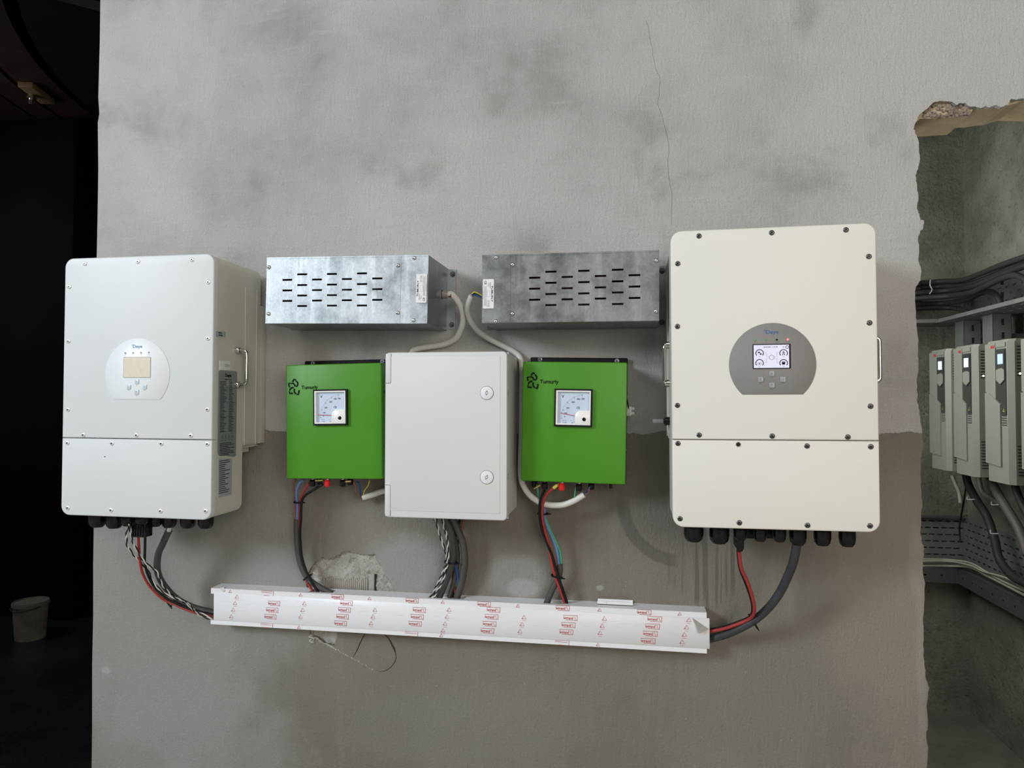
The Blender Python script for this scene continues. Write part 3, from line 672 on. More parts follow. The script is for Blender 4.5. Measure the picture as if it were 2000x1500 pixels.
# scuff and connector on the left inverter, switch and plug on the right one
x, z = fL.l(205, 892); b = B(); stroke(b, [(x - .0022, z - .0005), (x + .002, z + .0005)], .0016, -.2604); mk('scuff_mark', b, 'inkblack', R, raw=True)
def lp(f, px, py, d): x, z = f.l(px, py, d); return Vector((x, -d, z))
a = lp(fL, 263, 1047, .19); c = lp(fL, 291, 1024, .19)
b = B(); box(b, a.x, c.x, -.205, -.175, a.z, c.z + .012, .002); cn = mk('plug_connector', b, 'blackpl', R)
b = B()
for i in range(5): xx = a.x + (c.x - a.x) * (.14 + .18 * i); box(b, xx - .0012, xx + .0012, -.2065, -.2045, a.z + .003, c.z - .002)
mk('grip_ribs', b, 'blackpl', cn)
R2 = fR.root
a = lp(fR, 1434, 1075, .19); c = lp(fR, 1452, 1050, .19)
b = B(); prism(b, [(a.x, c.z + .02), (a.x, a.z + .012), (a.x + .008, a.z), (c.x - .004, a.z), (c.x, a.z + .008), (c.x, c.z + .02)], -.172, -.20, .001, 1); cn = mk('plug_connector', b, 'blackpl', R2)
b = B(); p = lp(fR, 1444.5, 1066, .19); cyl(b, (p.x, -.19, p.z - .012), (p.x, -.19, p.z + .004), .0068, 12); mk('plug_boot', b, 'blackpl', cn)
b = B()
for px in (1466, 1504): p = lp(fR, px, 1050, .15); box(b, p.x - .01, p.x + .01, -.16, -.14, p.z, .001)
mk('plug_socket', b, 'blackpl', R2)
p = lp(fR, 1306, 822, .13); X = -fR.W / 2
b = B(); cyl(b, (X + .001, -.145, p.z), (X - .010, -.145, p.z), .010, 16); cyl(b, (X - .010, -.145, p.z), (X - .0135, -.145, p.z), .0065, 12); sw = mk('rotary_switch', b, 'blackpl', R2)
b = B(); box(b, X - .038, X - .012, -.149, -.141, p.z - .0045, p.z + .0045, .001); mk('switch_lever', b, 'glandgrey', sw)

# ------------------------------------------------------------------ resistor boxes
def resistor(TL, TR, BL, label, slots, sw, screws, lab, labrot, mat, flip):
    f = Frame('resistor_box', TL, TR, BL, .184); R = f.root; W, H = f.W / 2, f.H
    tag(R, label, 'resistor box', 'galvanised braking resistor boxes')
    hs = []
    for (px, py) in slots:
        x, z = f.l(px, py); w2 = sw / 2; h2 = .0024
        hs.append([(x - w2, z - h2), (x + w2, z - h2), (x + w2, z + h2), (x - w2, z + h2)])
    holed('front_cover', [(-W, 0), (W, 0), (W, H), (-W, H)], hs, -.1826, -.184, mat, R)
    # bottom plate with slots: local plane (x, depth)
    D0 = .184; T4 = Matrix.Rotation(math.pi / 2, 4, 'X')
    xs = sorted({round(sum(q[0] for q in h) / 4, 3) for h in hs}); cols = []
    for x in xs:
        if not cols or x - cols[-1] > .015: cols.append(x)
    hb = []
    for i, x in enumerate(cols):
        for j in range(4):
            y = .045 + .034 * j + (.017 if i % 2 else 0)
            if y < .17: hb.append([(x - sw / 2, y - .0018), (x + sw / 2, y - .0018), (x + sw / 2, y + .0018), (x - sw / 2, y + .0018)])
    Mb = Matrix(((1, 0, 0, 0), (0, 0, -1, 0), (0, 1, 0, 0), (0, 0, 0, 1)))   # plate z -> -y
    holed('bottom_plate', [(-W + .001, .002), (W - .001, .002), (W - .001, D0 - .0015), (-W + .001, D0 - .0015)], hb, 0, .0013, 'galvin', R, M4=Mb)
    b = B(); box(b, -W + .001, W - .001, -.1825, -.002, H - .0013, H); mk('top_plate', b, mat, R)
    for s in (-1, 1):
        b = B(); box(b, s * (W - .0012), s * W, -.1825, -.001, .0005, H - .0005); mk('end_plate', b, 'galvin', R)
        b = B(); box(b, s * (W - .001), s * (W + .024), -.0026, -.0008, .003, H - .003); fl = mk('wall_flange', b, 'galvin', R)
        for z in (.016, H - .016):
            q = B(); lathe(q, [(0, .0075), (.0012, .0075), (.0012, .0055), (.006, .0055), (.006, .003), (.011, .003)], (s * (W + .014), -.0026, z), (0, -1, 0), 12); mk('anchor_bolt', q, 'dsteel', fl)
    b = B(); box(b, -W + .003, W - .003, -.004, -.001, .003, H - .003); mk('back_plate', b, 'galvin', R)
    # resistor elements seen through the slots
    for i in range(3):
        z = H * (.22 + .28 * i); b = B(); cyl(b, (-W + .03, -.12, z), (W - .05, -.12, z), .017, 12); mk('resistor_element', b, 'element', R)
    # folded rims
    b = B(); box(b, -W, W, -.1848, -.184, 0, .0015); box(b, -W, W, -.1848, -.184, H - .004, H - .0032); mk('folded_rim', b, mat, R)
    lx = f.l(lab[0], lab[1])
    if flip: xs_ = f.l(997, 560)[0]; b = B(); box(b, -W + .0004, xs_, -.1849, -.184, .002, H - .002); mk('overlap_sheet', b, mat, R)
    else:
        b = B(); xs_ = f.l(782, 560)[0]; box(b, xs_, xs_ + .0008, -.1845, -.184, .002, H - .002); mk('overlap_seam', b, mat, R)
    for (px, py) in screws:
        x, z = f.l(px, py); b = B(); lathe(b, [(0, .0052), (.0010, .0052), (.0030, .0036), (.0036, .0012), (.0036, 0)], (x, -.184, z), (0, -1, 0), 16)
        s = mk('rivet_screw', b, 'steel', R); q = B(); stroke(q, [(x - .002, z - .001), (x + .002, z + .001)], .0012, -.1878); mk('screw_slot', q, 'hole', s, raw=True)
    # label: long side vertical
    x, z = lx; w2, h2 = .0135, .0355
    b = B(); prism(b, rrect(x - w2, x + w2, z - h2, z + h2, .0018, 3), -.1848, -.1856); lb = mk('product_label', b, 'sticker', R)
    sg = -1 if labrot > 0 else 1; y = -.1860
    b = B(); text_into(b, 'TUMURLY', x + sg * .0092, z, .0042, y, rot=labrot, bold=.012, sx=1.45)
    text_into(b, 'CE', x - sg * .0070, z + sg * .0270, .0052, y, rot=labrot, bold=.01)
    mk('label_lettering', b, 'inkblack', lb, raw=True)
    b = B()
    text_into(b, '10 kW', x - sg * .0005 + sg * .001, z - sg * .024, .0040, y, rot=labrot)
    text_into(b, '25/22', x + sg * .0005, z + sg * .022, .0026, y, rot=labrot)
    text_into(b, 'www.tumurly.com', x - sg * .0118, z - sg * .002, .0018, y, rot=labrot)
    for i in range(9):
        zz = z + sg * (.014 + .0017 * i); stroke(b, [(x + sg * .003, zz), (x + sg * .0062, zz)], .0009 if i % 2 else .0005, y)
    bx = lambda x0, x1, z0, z1: stroke(b, [(x0, z0), (x1, z0), (x1, z1), (x0, z1), (x0, z0)], .0003, y)
    bx(x - .0032, x + .0042, z - sg * .007, z + sg * .008); bx(x - .0032, x + .0042, z - sg * .031, z - sg * .016)
    bx(x - sg * .0105, x - sg * .0045, z - sg * .030, z + sg * .020)
    for k_ in range(3): stroke(b, [(x - sg * (.0060 + .0015 * k_), z - sg * .028), (x - sg * (.0060 + .0015 * k_), z + sg * .018)], .0004, y)
    mk('label_small_print', b, 'inkgrey', lb, raw=True)
    return f
Zr = lambda ox, oy, L: [(ox + x / 4.348, oy + y / 4.348) for x, y in L]
slL = Zr(500, 470, [(266, y) for y in (333, 423, 512)] + [(392, y) for y in (286, 377, 466, 555)] + [(518, y) for y in (330, 420, 509)] + [(645, y) for y in (283, 373, 463, 552)] + [(772, y) for y in (326, 417, 506)] + [(900, y) for y in (278, 369, 460, 551)] + [(1030, y) for y in (321, 412, 503)])
slR = Zr(900, 470, [(627, y) for y in (315, 408, 502)] + [(765, y) for y in (264, 358, 453, 547)] + [(904, y) for y in (308, 404, 498)] + [(1045, y) for y in (256, 352, 448, 543)] + [(1186, y) for y in (300, 397, 492)] + [(1332, y) for y in (247, 345, 440, 538)] + [(1475, y) for y in (293, 390, 487)])
rL = resistor((521.5, 503), (837, 497.6), (520, 631.7), 'bright galvanised resistor box beside the left inverter, label at its right end', slL, .0268,
    [(525.3, 522), (524.6, 613), (777.5, 518.4), (777, 611), (809, 503.8), (807.5, 625.4)], (823.3, 563.5), math.pi / 2, 'galv', False)
rR = resistor((941.9, 498.3), (1287.5, 487.9), (940, 631), 'dull galvanised resistor box beside the right inverter, label at its left end', slR, .0268,
    [(969.5, 503), (968.3, 627.5), (1001.5, 516.8), (1001, 612.5), (1281.8, 508.8), (1281, 608)], (954, 574), -math.pi / 2, 'galv2', True)
# gland on the left resistor's end
p = lp(rL, 862, 574, .110); X = rL.W / 2
b = B(); lathe(b, [(0, .0095), (.007, .0095), (.007, .0115), (.012, .0115), (.012, .0112), (.024, .0108), (.030, .007)], (X, -.095, p.z + .001), (1, 0, 0), 20); gl = mk('cable_gland', b, 'glandgrey', rL.root)
b = B(); lathe(b, [(.0121, .0118), (.0135, .0118)], (X, -.095, p.z + .001), (1, 0, 0), 20); mk('gland_joint', b, 'hole', gl)
pg = rL.root.location + rL.R @ Vector((X + .03, -.095, p.z + .001))
b = B(); q = lp(rR, 945, 583, .10); lathe(b, [(0, .008), (.010, .008), (.010, .005)], (-rR.W / 2, -.10, q.z), (-1, 0, 0), 16); mk('cable_gland', b, 'glandgrey', rR.root)
pg2 = rR.root.location + rR.R @ Vector((-rR.W / 2 - .010, -.10, q.z))

# ------------------------------------------------------------------ enclosure
fc = Frame('electrical_enclosure', (752.3, 688.5), (990.5, 686), (749.3, 1010), .183); R = fc.root; W, H = fc.W / 2, fc.H
tag(R, 'plain light grey plastic enclosure with two round locks between the green boxes', 'enclosure')
b = B(); prism(b, rrect(-W, W, 0, H, .011, 6), -.155, -.1795, 0); box(b, -W + .001, W - .001, -.156, -.1555, .001, H - .001); mk('door_rim', b, 'cab', R)
b = B(); prism(b, rrect(-W, W, 0, H, .011, 6), -.1790, -.183, .0034, 3)
mk('door', b, 'cab', R)
b = B(); prism(b, rrect(-W + .0135, W - .0165, .0165, H - .010, .002, 3), -.1825, -.1838, .0010, 2); mk('door_panel', b, 'cab', R)
b = B(); prism(b, rrect(-W + .003, W - .003, .003, H - .003, .010, 6), -.020, -.1545, 0); mk('body', b, 'cabside', R)
b = B(); prism(b, rrect(-W + .012, W - .012, .012, H - .012, .006, 4), -.018, -.0205)
for sx in (-1, 1):
    for zz in (.03, H - .03): box(b, sx * (W - .05), sx * (W - .02), -.0185, -.0005, zz - .012, zz + .012)
mk('wall_mount', b, 'cabside', R)
for z0, z1 in ((fc.l(752, 748)[1], H - .003), (.003, fc.l(750, 947.5)[1])):
    xh = fc.l(763.5, 720)[0]
    b = B(); box(b, -W + .002, xh, -.1842, -.1820, z0, z1, .0008); hg = mk('hinge_cap', b, 'cab', R)
    b = B(); box(b, xh, xh + .0011, -.1840, -.1815, z0, z1); box(b, -W, xh, -.1840, -.1815, (z0 - .001 if z1 > H / 2 else z1), (z0 if z1 > H / 2 else z1 + .001)); mk('hinge_seam', b, 'inkgrey', hg)
for (px, py, rot) in ((951, 767.5, .5), (951, 932, .3)):
    x, z = fc.l(px, py); b = B(); lathe(b, [(0, .0166), (.0008, .0166), (.0008, .0160)], (x, -.1838, z), (0, -1, 0), 32); lathe(b, [(0, .0158), (.0016, .0158), (.0026, .0140), (.0026, 0)], (x, -.1838, z), (0, -1, 0), 32)
    lk = mk('lock', b, 'steel' if 0 else 'sticker', R)
    b = B(); stroke(b, arc(x, z, .0162, 0, 360, 40), .0008, -.1848); mk('lock_ring', b, 'inkblack', lk, raw=True)
    b = B(); y = -.1866; stroke(b, arc(x, z, .0030, 0, 360, 20), .0015, y)
    for s in (0, math.pi):
        ax = x + .0045 * math.cos(rot + s + .9); az = z + .0045 * math.sin(rot + s + .9); bm2 = circ(ax, az, .0017, 8); prism(b, bm2, y + .0003, y)
    mk('key_slot', b, 'inkgrey', lk, raw=True)
b = B()
for z in (fc.lx(991, 768, W)[1], fc.lx(991, 931, W)[1]): box(b, W - .0005, W + .0006, -.174, -.168, z - .007, z + .007)
mk('latch_opening', b, 'inkgrey', R)

# ------------------------------------------------------------------ green boxes
def voltmeter(f, R, a, c, needle):
    x0, z1 = f.l(*a); x1, z0 = f.l(*c); y = -f.d; cx, cz = (x0 + x1) / 2, (z0 + z1) / 2
    hl = .0042; w, h = x1 - x0, z1 - z0
    hole_ = [(x0 + hl, z0 + hl), (x1 - hl, z0 + hl), (x1 - hl, z1 - hl), (x0 + hl, z1 - hl)]
    vm = holed('voltmeter', [(x0, z0), (x1, z0), (x1, z1), (x0, z1)], [hole_], y - .0002, y - .0085, 'black', R)
    xi0, xi1, zi0, zi1 = x0 + hl, x1 - hl, z0 + hl, z1 - hl; wi, hi = xi1 - xi0, zi1 - zi0
    fr = .0032
    holed('white_frame', [(xi0, zi0), (xi1, zi0), (xi1, zi1), (xi0, zi1)], [[(xi0 + fr * 1.1, zi0 + fr), (xi1 - fr * .9, zi0 + fr), (xi1 - fr * .9, zi1 - fr), (xi0 + fr * 1.1, zi1 - fr)]], y - .002, y - .0095, 'meterwhite', vm)
    b = B(); prism(b, hole_, y - .0004, y - .0022); mk('dial', b, 'dial', vm)
    g = lambda u, v: (xi0 + wi * u, zi1 - hi * v)
    yd = y - .0026; b = B()
    px_, pz_ = g(.83, .80)
    for s, u, v, hh, bd in (('V', .19, .17, .0072, .01), ('500', .77, .235, .0042, 0), ('400', .64, .245, .0042, 0), ('300', .49, .335, .0042, 0), ('200', .335, .51, .0042, 0), ('100', .28, .665, .0040, 0), ('0', .25, .765, .0038, 0), ('CE', .64, .50, .0052, .01), ('CL 1.5', .24, .88, .0024, 0), ('AC 50Hz', .25, .94, .0020, 0), ('V', .44, .88, .0024, 0), ('~ 500', .46, .94, .0020, 0)):
        p = g(u, v); text_into(b, s, p[0], p[1], hh, yd, bold=bd, sx=.9)
    rad = .0545 * wi / .079
    for i in range(41):
        an = math.radians(97 + 84 * i / 40); big = i % 10 == 0
        r0 = rad * (.93 if big else .97)
        stroke(b, [(px_ + r0 * math.cos(an), pz_ + r0 * math.sin(an)), (px_ + rad * math.cos(an), pz_ + rad * math.sin(an))], .0008 if big else .0003, yd)
    mk('dial_print', b, 'inkblack', vm, raw=True)
    n0, n1 = g(*needle[0]), g(*needle[1])
    b = B(); stroke(b, [n0, n1], .0013, y - .0045); nd = mk('needle', b, 'needle', vm, raw=True)
    qx0, qz1 = g(.55, .57); qx1, qz0 = xi1 - .0005, zi0 + .0005; rr = .016
    pts = [(qx0, qz0), (qx1, qz0), (qx1, qz1)] + arc(qx0 + rr, qz1 - rr, rr, 90, 180, 10)
    b = B(); prism(b, pts, y - .0024, y - .0100, .0006, 1); qp = mk('corner_cover', b, 'meterwhite', vm)
    kx, kz = g(.82, .83); b = B(); lathe(b, [(0, .0046), (.0010, .0046), (.0014, .0036), (.0014, 0)], (kx, y - .0100, kz), (0, -1, 0), 16); mk('zero_screw', b, 'blackpl', qp)
def flower(f, R, pts, txt, txth):
    b = B(); y = -f.d - .0006
    for L in pts: stroke(b, [f.l(*p) for p in L], .0042, y)
    mk('logo_emblem', b, 'inkblack', R, raw=True)
    x, z = f.l(*txt); b = B(); text_into(b, 'Tumurly', x, z, txth, y, bold=.022, sx=1.03); mk('logo_lettering', b, 'inkblack', R, raw=True)
FL = [[(240, 380), (256, 350), (270, 332), (302, 348)], [(300, 362), (326, 385), (335, 410), (325, 440), (303, 462)], [(218, 402), (255, 404), (280, 430), (288, 460)], [(190, 470), (180, 440), (172, 408), (210, 402)], [(193, 530), (198, 505), (222, 482), (262, 474)], [(187, 540), (190, 577), (250, 577)], [(278, 495), (268, 530), (278, 562), (302, 588)], [(312, 588), (342, 600), (348, 570), (355, 520)]]
def greenbox(TL, TR, BL, d, label, meter, needle, emb, txt, th, plate, bolts, terms):
    f = Frame('charge_controller', TL, TR, BL, d); R = f.root; W, H = f.W / 2, f.H
    tag(R, label, 'controller', 'green controller boxes')
    b = B(); box(b, -W, W, -d + .030, -d, 0, H, .0035, 3)
    mk('front_cover', b, 'green', R)
    b = B(); box(b, -W + .002, W - .002, -.0145, -d + .0305, .002, H - .002); mk('chassis', b, 'black', R)
    b = B(); 
    for s in (-1, 1):
        for z in (H * .28, H * .75): cyl(b, (s * (W - .001), -d + .018, z), (s * (W + .0022), -d + .018, z), .0035, 10)
    mk('side_screw', b, 'dsteel', R)
    px0, px1, py = plate; a = f.l(px0, py, .012); c = f.l(px1, py, .012)
    b = B(); prism(b, rrect(a[0], c[0], -.01, a[1], .004, 4), -.0105, -.014); bp = mk('back_plate', b, 'black', R)
    b = B(); box(b, a[0] + .01, c[0] - .01, -.0105, -.0008, .01, H - .01); mk('spacer', b, 'black', bp)
    for (px, py) in bolts:
        x, z = f.l(px, py, .014); b = B(); lathe(b, [(0, .0062), (.0012, .0062), (.0012, .004), (.003, .0036), (.003, 0)], (x, -.014, z), (0, -1, 0), 16); s = mk('washer_bolt', b, 'steel', bp)
        b = B(); prism(b, circ(x, z, .0018, 6), -.0165, -.0173); mk('bolt_socket', b, 'hole', s)
    voltmeter(f, R, *meter, needle); flower(f, R, emb, txt, th)
    for (px, dd, col) in terms:
        x = f.l(px, BL[1], dd)[0]; rr = .0078
        b = B(); lathe(b, [(-.001, .004), (.008, .004)], (x, -dd, 0), (0, 0, -1), 14); t = mk('binding_post', b, 'brass', R)
        b = B(); lathe(b, [(.004, rr * .8), (.008, rr * .9), (.0085, rr), (.020, rr), (.0225, rr * .75)], (x, -dd, 0), (0, 0, -1), 10); mk('post_cap', b, col, t)
        b = B(); lathe(b, [(.002, .0062), (.0035, .0062)], (x, -dd, 0), (0, 0, -1), 14); mk('post_washer', b, 'steel', t)
    return f
e1 = [[(550 + (x - 12 - 168) * 1.0 / 8.9 + 14.6, 690 + (y - 325) / 8.9 + 50) for x, y in L] for L in FL]
e2 = [[(1010 + x / 8.696, 690 + y / 8.696) for x, y in L] for L in FL]
gL = greenbox((558, 713), (744.5, 708.4), (557, 935), .118, 'green box left of the grey enclosure, voltmeter needle lying level', ((614, 761), (680.6, 830)), ((.60, .748), (.09, .732)), e1, (604.8, 756.3), .0088,
    (596, 752, 705.5), [(611.3, 709.5), (746.8, 706)], [(610.5, .095, 'blackpl'), (639.5, .098, 'redpl'), (669, .095, 'blackpl'), (624, .06, 'blackpl'), (684, .06, 'blackpl')])
gR = greenbox((1021.4, 706), (1225.4, 708), (1016.3, 939), .118, 'green box right of the grey enclosure, voltmeter needle tilted slightly up', ((1084, 759), (1156.6, 834)), ((.60, .745), (.13, .660)), e2, (1072.7, 745.2), .0090,
    (1036.5, 1226.5, 697.8), [(1055, 702), (1205, 705)], [(1064, .085, 'blackpl'), (1097.5, .098, 'redpl'), (1131, .095, 'blackpl'), (1044, .05, 'blackpl'), (1155, .06, 'blackpl')])
x = gR.l(1193, 950, .05)[0]
b = B(); box(b, x - .004, x + .004, -.055, -.047, -.018, .001, .001); mk('toggle_switch', b, 'blackpl', gR.root)

# small terminal block dangling beside the right green box
p = at(1231, 803, .04); r = empty('terminal_block', p); tag(r, 'small white screw terminal block dangling right of the right green box', 'terminal block')
b = B(); box(b, -.011, .003, -.006, .006, -.012, .012, .001); mk('body', b, 'whitecable', r)
b = B()
for z in (-.006, .006): cyl(b, (.002, 0, z), (.0105, 0, z), .0042, 12)
mk('screw_barrel', b, 'whitecable', r)
b = B()
for z in (-.006, .006): cyl(b, (-.004, -.0055, z), (-.004, -.0064, z), .0022, 10)
mk('terminal_screw', b, 'steel', r)
def tubething(name, pts, rad, mat, label, cat='cable', group=None, n=10):
    b = B(); o = tube(b, pts, rad, n); ob = mk(name, b, mat); tag(ob, label, cat, group); return ob
tubething('thin_wire', [at(1222.5, 772, .075), at(1225, 782, .07), at(1227, 792, .06), at(1228, 797, .045)], .0016, 'blackcable', 'thin black wire between the right green box and the white terminal block', 'wire')

# ------------------------------------------------------------------ trunking
ft = Frame('cable_trunking', (412, 1148.6), (1380, 1196.6), (411.5, 1219), .052); R = ft.root; W, H = ft.W / 2, ft.H
tag(R, 'long white sloping cable trunking under all the boxes, still in printed film', 'cable trunking')
t = .0018
b = B(); box(b, -W, W, -.0035, -.0008, 0, H); mk('back_channel', b, 'trunk', R)
notch = []
def ntc(px0, px1): a = ft.l(px0, 1170, .03)[0]; c = ft.l(px1, 1170, .03)[0]; return [(a, .010), (c, .010), (c, .040), (a, .040)]
Mt = Matrix(((1, 0, 0, 0), (0, 0, -1, 0), (0, 1, 0, H - t), (0, 0, 0, 1)))
holed('top_wall', [(-W, .0036), (W, .0036), (W, .052), (-W, .052)], [ntc(606, 652), ntc(838, 908), ntc(1062, 1112)], 0, t, 'trunk', R, M4=Mt)
b = B(); box(b, -W, W, -.052, -.0036, 0, t); mk('bottom_wall', b, 'trunk', R)
ls = ft.l(418, 1158); hs_ = H - ft.l(900, 1182)[1]
b = B(); box(b, -W, W, -.052, -.0505, t, .0115); mk('lower_lip', b, 'trunk', R)
zt = ft.l(418, 1158.2)[1]; zb_ = ft.l(418, 1211)[1]; x0 = ft.l(418, 1180)[0]; x1 = ft.l(1385.8, 1240)[0]
b = B(); box(b, -W, W, -.052, -.0505, zt - .002, H - t); mk('upper_lip', b, 'trunk', R)
b = B(); box(b, x0, x1, -.0538, -.0507, zb_, zt, .0006, 1); lid = mk('lid', b, 'trunk', R)
# printed film
cols = [(532, 1190.8), (673, 1190.4), (815, 1204), (960, 1204), (1110, 1220), (1274, 1222.6)]; tri = [(460, 1177.8), (595.4, 1178), (733, 1190.6), (877.6, 1190.5), (1024, 1205), (1180.6, 1207.7), (1341, 1224.7)]
b = B(); y = -.0542; pitch = .0182; lean = -.0054
def leg(cx, cz, yy, partial=False):
    w2, h2 = .0178, .0060
    if not partial: text_into(b, 'legrand', cx - w2 * .28, cz - .0006, .0066, yy, bold=.018, sx=.86)
    for q in ([(-w2, h2 * .9), (w2, h2)], [(w2, h2), (w2 * .96, -h2 * 1.05)], [(w2 * .3, -h2), (w2 * 1.0, -h2 * 1.1)] if not partial else [(-w2, h2 * .3), (w2 * .8, h2 * .2)], [(-w2 * .6, -h2 * .98), (w2 * .3, -h2)]):
        stroke(b, [(cx + u, cz + v) for u, v in q], .0010, yy)
    if not partial: stroke(b, [(cx + w2 * .45, cz + h2 * .3), (cx + w2 * .7, cz + h2 * .5), (cx + w2 * .62, cz - h2 * .2), (cx + w2 * .8, cz - h2 * .8)], .0009, yy)
def trg(cx, cz, yy, s=.0054, bar=True):
    stroke(b, [(cx - s, cz - s * .75), (cx, cz + s), (cx + s, cz - s * .75), (cx - s * 1.2, cz - s * .75)], .0012, yy)
    if bar: stroke(b, [(cx - s * .9, cz - s * 1.6), (cx + s * .9, cz - s * 1.6)], .0006, yy)
for i, (px, py) in enumerate(cols):
    x, z = ft.l(px, py)
    n_rows = []
    zc = z
    while zc + pitch < zt - .0050: zc += pitch; x -= lean
    while zc > zb_ + .006: leg(x, zc, y); zc -= pitch; x += lean
    leg(x - .004, H - .0062, -.0525, partial=(i == 0)); 
    if i % 2 == 0: leg(x + lean, .0058, -.0525, partial=True)
for i, (px, py) in enumerate(tri):
    x, z = ft.l(px, py); zc = z
    while zc + pitch < zt - .0050: zc += pitch; x -= lean
    while zc > zb_ + .0075: trg(x, zc, y); zc -= pitch; x += lean
    trg(x + .004 if i % 2 else x, H - .0065, -.0525, .0042, False)
    if i % 2: trg(x, .0060, -.0525, .0042, False)
o = mk('film_print', b, 'inkred', R, raw=True); o['kind'] = 'stuff'
b = B()
for i in range(70):
    x = random.uniform(x0 + .02, x1 - .06); z = random.uniform(zb_ + .006, zt - .005); l = random.uniform(.008, .04)
    stroke(b, [(x, z), (x + l * .5, z + random.uniform(-.001, .001)), (x + l, z + random.uniform(-.001, .001))], .00035, -.0541)
o = mk('film_creases', b, 'film', R, raw=True); o['kind'] = 'stuff'
# peeled corner
a = ft.l(1360, 1204)[0]; c = ft.l(1384, 1230)
pts3 = [(ft.l(1352, 1206), -.0545), (ft.l(1384.5, 1228), -.0548), (ft.l(1377, 1231), -.060), (ft.l(1366, 1235), -.064), (ft.l(1361, 1221), -.062)]
b = B(); vs = [b.verts.new((q[0][0], q[1], q[0][1])) for q in pts3]; cen = b.verts.new((ft.l(1368, 1222)[0], -.0575, ft.l(1368, 1222)[1]))
for i in range(5): b.faces.new((vs[i], vs[(i + 1) % 5], cen))
bmesh.ops.solidify(b, geom=b.faces[:], thickness=.0003)
mk('peeled_film_corner', b, 'film', R)
b = B(); q = [ft.l(430, 1141, .05), ft.l(436, 1144, .05), ft.l(440, 1152), ft.l(437, 1158)]
vs = [b.verts.new((q[0][0], -.040, H + .006)), b.verts.new((q[1][0], -.048, H + .004)), b.verts.new((q[2][0], -.054, H - .004)), b.verts.new((q[3][0], -.0535, H - .009)), b.verts.new((q[0][0], -.0525, H))]
b.faces.new(vs); bmesh.ops.solidify(b, geom=b.faces[:], thickness=.0003); mk('peeled_film_curl', b, 'film', R)
b = B(); x = ft.l(464, 1142, .01)[0]; lathe(b, [(0, .006), (.003, .005)], (x, -.0036, H - .0062), (0, -1, 0), 12); mk('fixing_screw', b, 'dsteel', R)
# offcut lying on the trunking
p0, p1 = ft.l(1167, 1172, .012), ft.l(1236, 1179, .012)
r = empty('trunking_offcut', ft.base + ft.R @ Vector(((p0[0] + p1[0]) / 2, -.016, H)), (0, -ft.roll, 0)); tag(r, 'short white offcut of lid resting on top of the trunking near its right end', 'plastic offcut')
hw = (p1[0] - p0[0]) / 2
b = B(); box(b, -hw, hw, -.012, .012, .0002, .0018); box(b, -hw, hw, -.012, -.0105, .0002, .0085); box(b, -hw, hw, .0105, .012, .0002, .0085); mk('channel', b, 'trunk', r)
b = B(); box(b, -hw * .47, -hw * .46, -.0124, -.0121, .001, .0085); mk('cut_line', b, 'inkgrey', r)

# ------------------------------------------------------------------ cables
def path(L): return [at(*q) for q in L]
def dp(L, d0, d1):
    n = len(L) - 1; return [at(x, y, d0 + (d1 - d0) * i / n) for i, (x, y) in enumerate(L)]
def cable(L, d0, d1, rad, mat, label, group=None, name='cable', n=12):
    return tubething(name, dp(L, d0, d1), rad, mat, label, 'cable', group, n)
def pair(L, d0, d1, label, group, turns=9, ph0=0., rad=.0017, off=.0018):
    P = spline(dp(L, d0, d1), 14); r = empty('twisted_wire_pair', P[0]); tag(r, label, 'wire', group)
    for nm, ph, mt in (('white_wire', 0, 'whitecable'), ('black_wire', math.pi, 'blackcable')):
        Q = []; up = Vector((0, -1, 0))
        for i, p in enumerate(P):
            t = (P[min(i + 1, len(P) - 1)] - P[max(i - 1, 0)]).normalized(); u = (up - t * up.dot(t)).normalized(); s = t.cross(u)
            a = ph + ph0 + 2 * math.pi * turns * i / len(P); Q.append(p + (u * math.cos(a) + s * math.sin(a)) * off - P[0])
        b = B(); tube(b, Q, rad, 6, smooth=False); mk(nm, b, mt, r)
    return r
def tie(px, py, d, w, dy=0., label='', th=.0022):
    """cable tie: a flattened loop round a bundle, with its head"""
    c = at(px, py, d); r = empty('cable_tie', c, (0, dy, 0)); tag(r, label, 'cable tie', 'black cable ties')
    b = B(); pts = [(w * math.cos(a), w * .75 * math.sin(a)) for a in [2 * math.pi * i / 20 for i in range(21)]]
    for i in range(20):
        x0_, y0_ = pts[i]; x1_, y1_ = pts[i + 1]; o_ = 1.10
        v = [b.verts.new(q) for q in ((x0_, y0_, -th), (x1_, y1_, -th), (x1_, y1_, th), (x0_, y0_, th), (x0_ * o_, y0_ * o_, -th), (x1_ * o_, y1_ * o_, -th), (x1_ * o_, y1_ * o_, th), (x0_ * o_, y0_ * o_, th))]
        for q in ((0, 1, 2, 3), (4, 5, 6, 7), (0, 1, 5, 4), (3, 2, 6, 7)): b.faces.new([v[j] for j in q])
    bmesh.ops.remove_doubles(b, verts=b.verts, dist=1e-6)
    mk('strap', b, 'blackpl', r)
    b = B(); box(b, w * .95, w * .95 + .005, -w * .3 - .002, -w * .3 + .002, -.0025, .0025, .0004); box(b, w * .95 + .004, w * .95 + .010, -w * .3 - .0006, -w * .3 + .0006, -.0014, .0014); mk('tie_head', b, 'blackpl', r)
LT = 'cables hanging from the left inverter'
cable([(330, 1036), (319, 1060), (309, 1083), (307, 1109), (312, 1129), (325.6, 1150), (344, 1168.6), (367, 1182), (390, 1190), (420, 1197)], .15, .026, .0088, 'greycable', 'thick dusty grey cable curving from the left inverter into the trunking', LT)
b = B(); a_, c_ = at(331, 1028, .15), at(328.6, 1039, .149); tube(b, [a_, (a_ + c_) / 2, c_], .0075, 12); tag(mk('cable_collar', b, 'steel'), 'silver collar where the thick grey cable leaves the left inverter', 'collar')
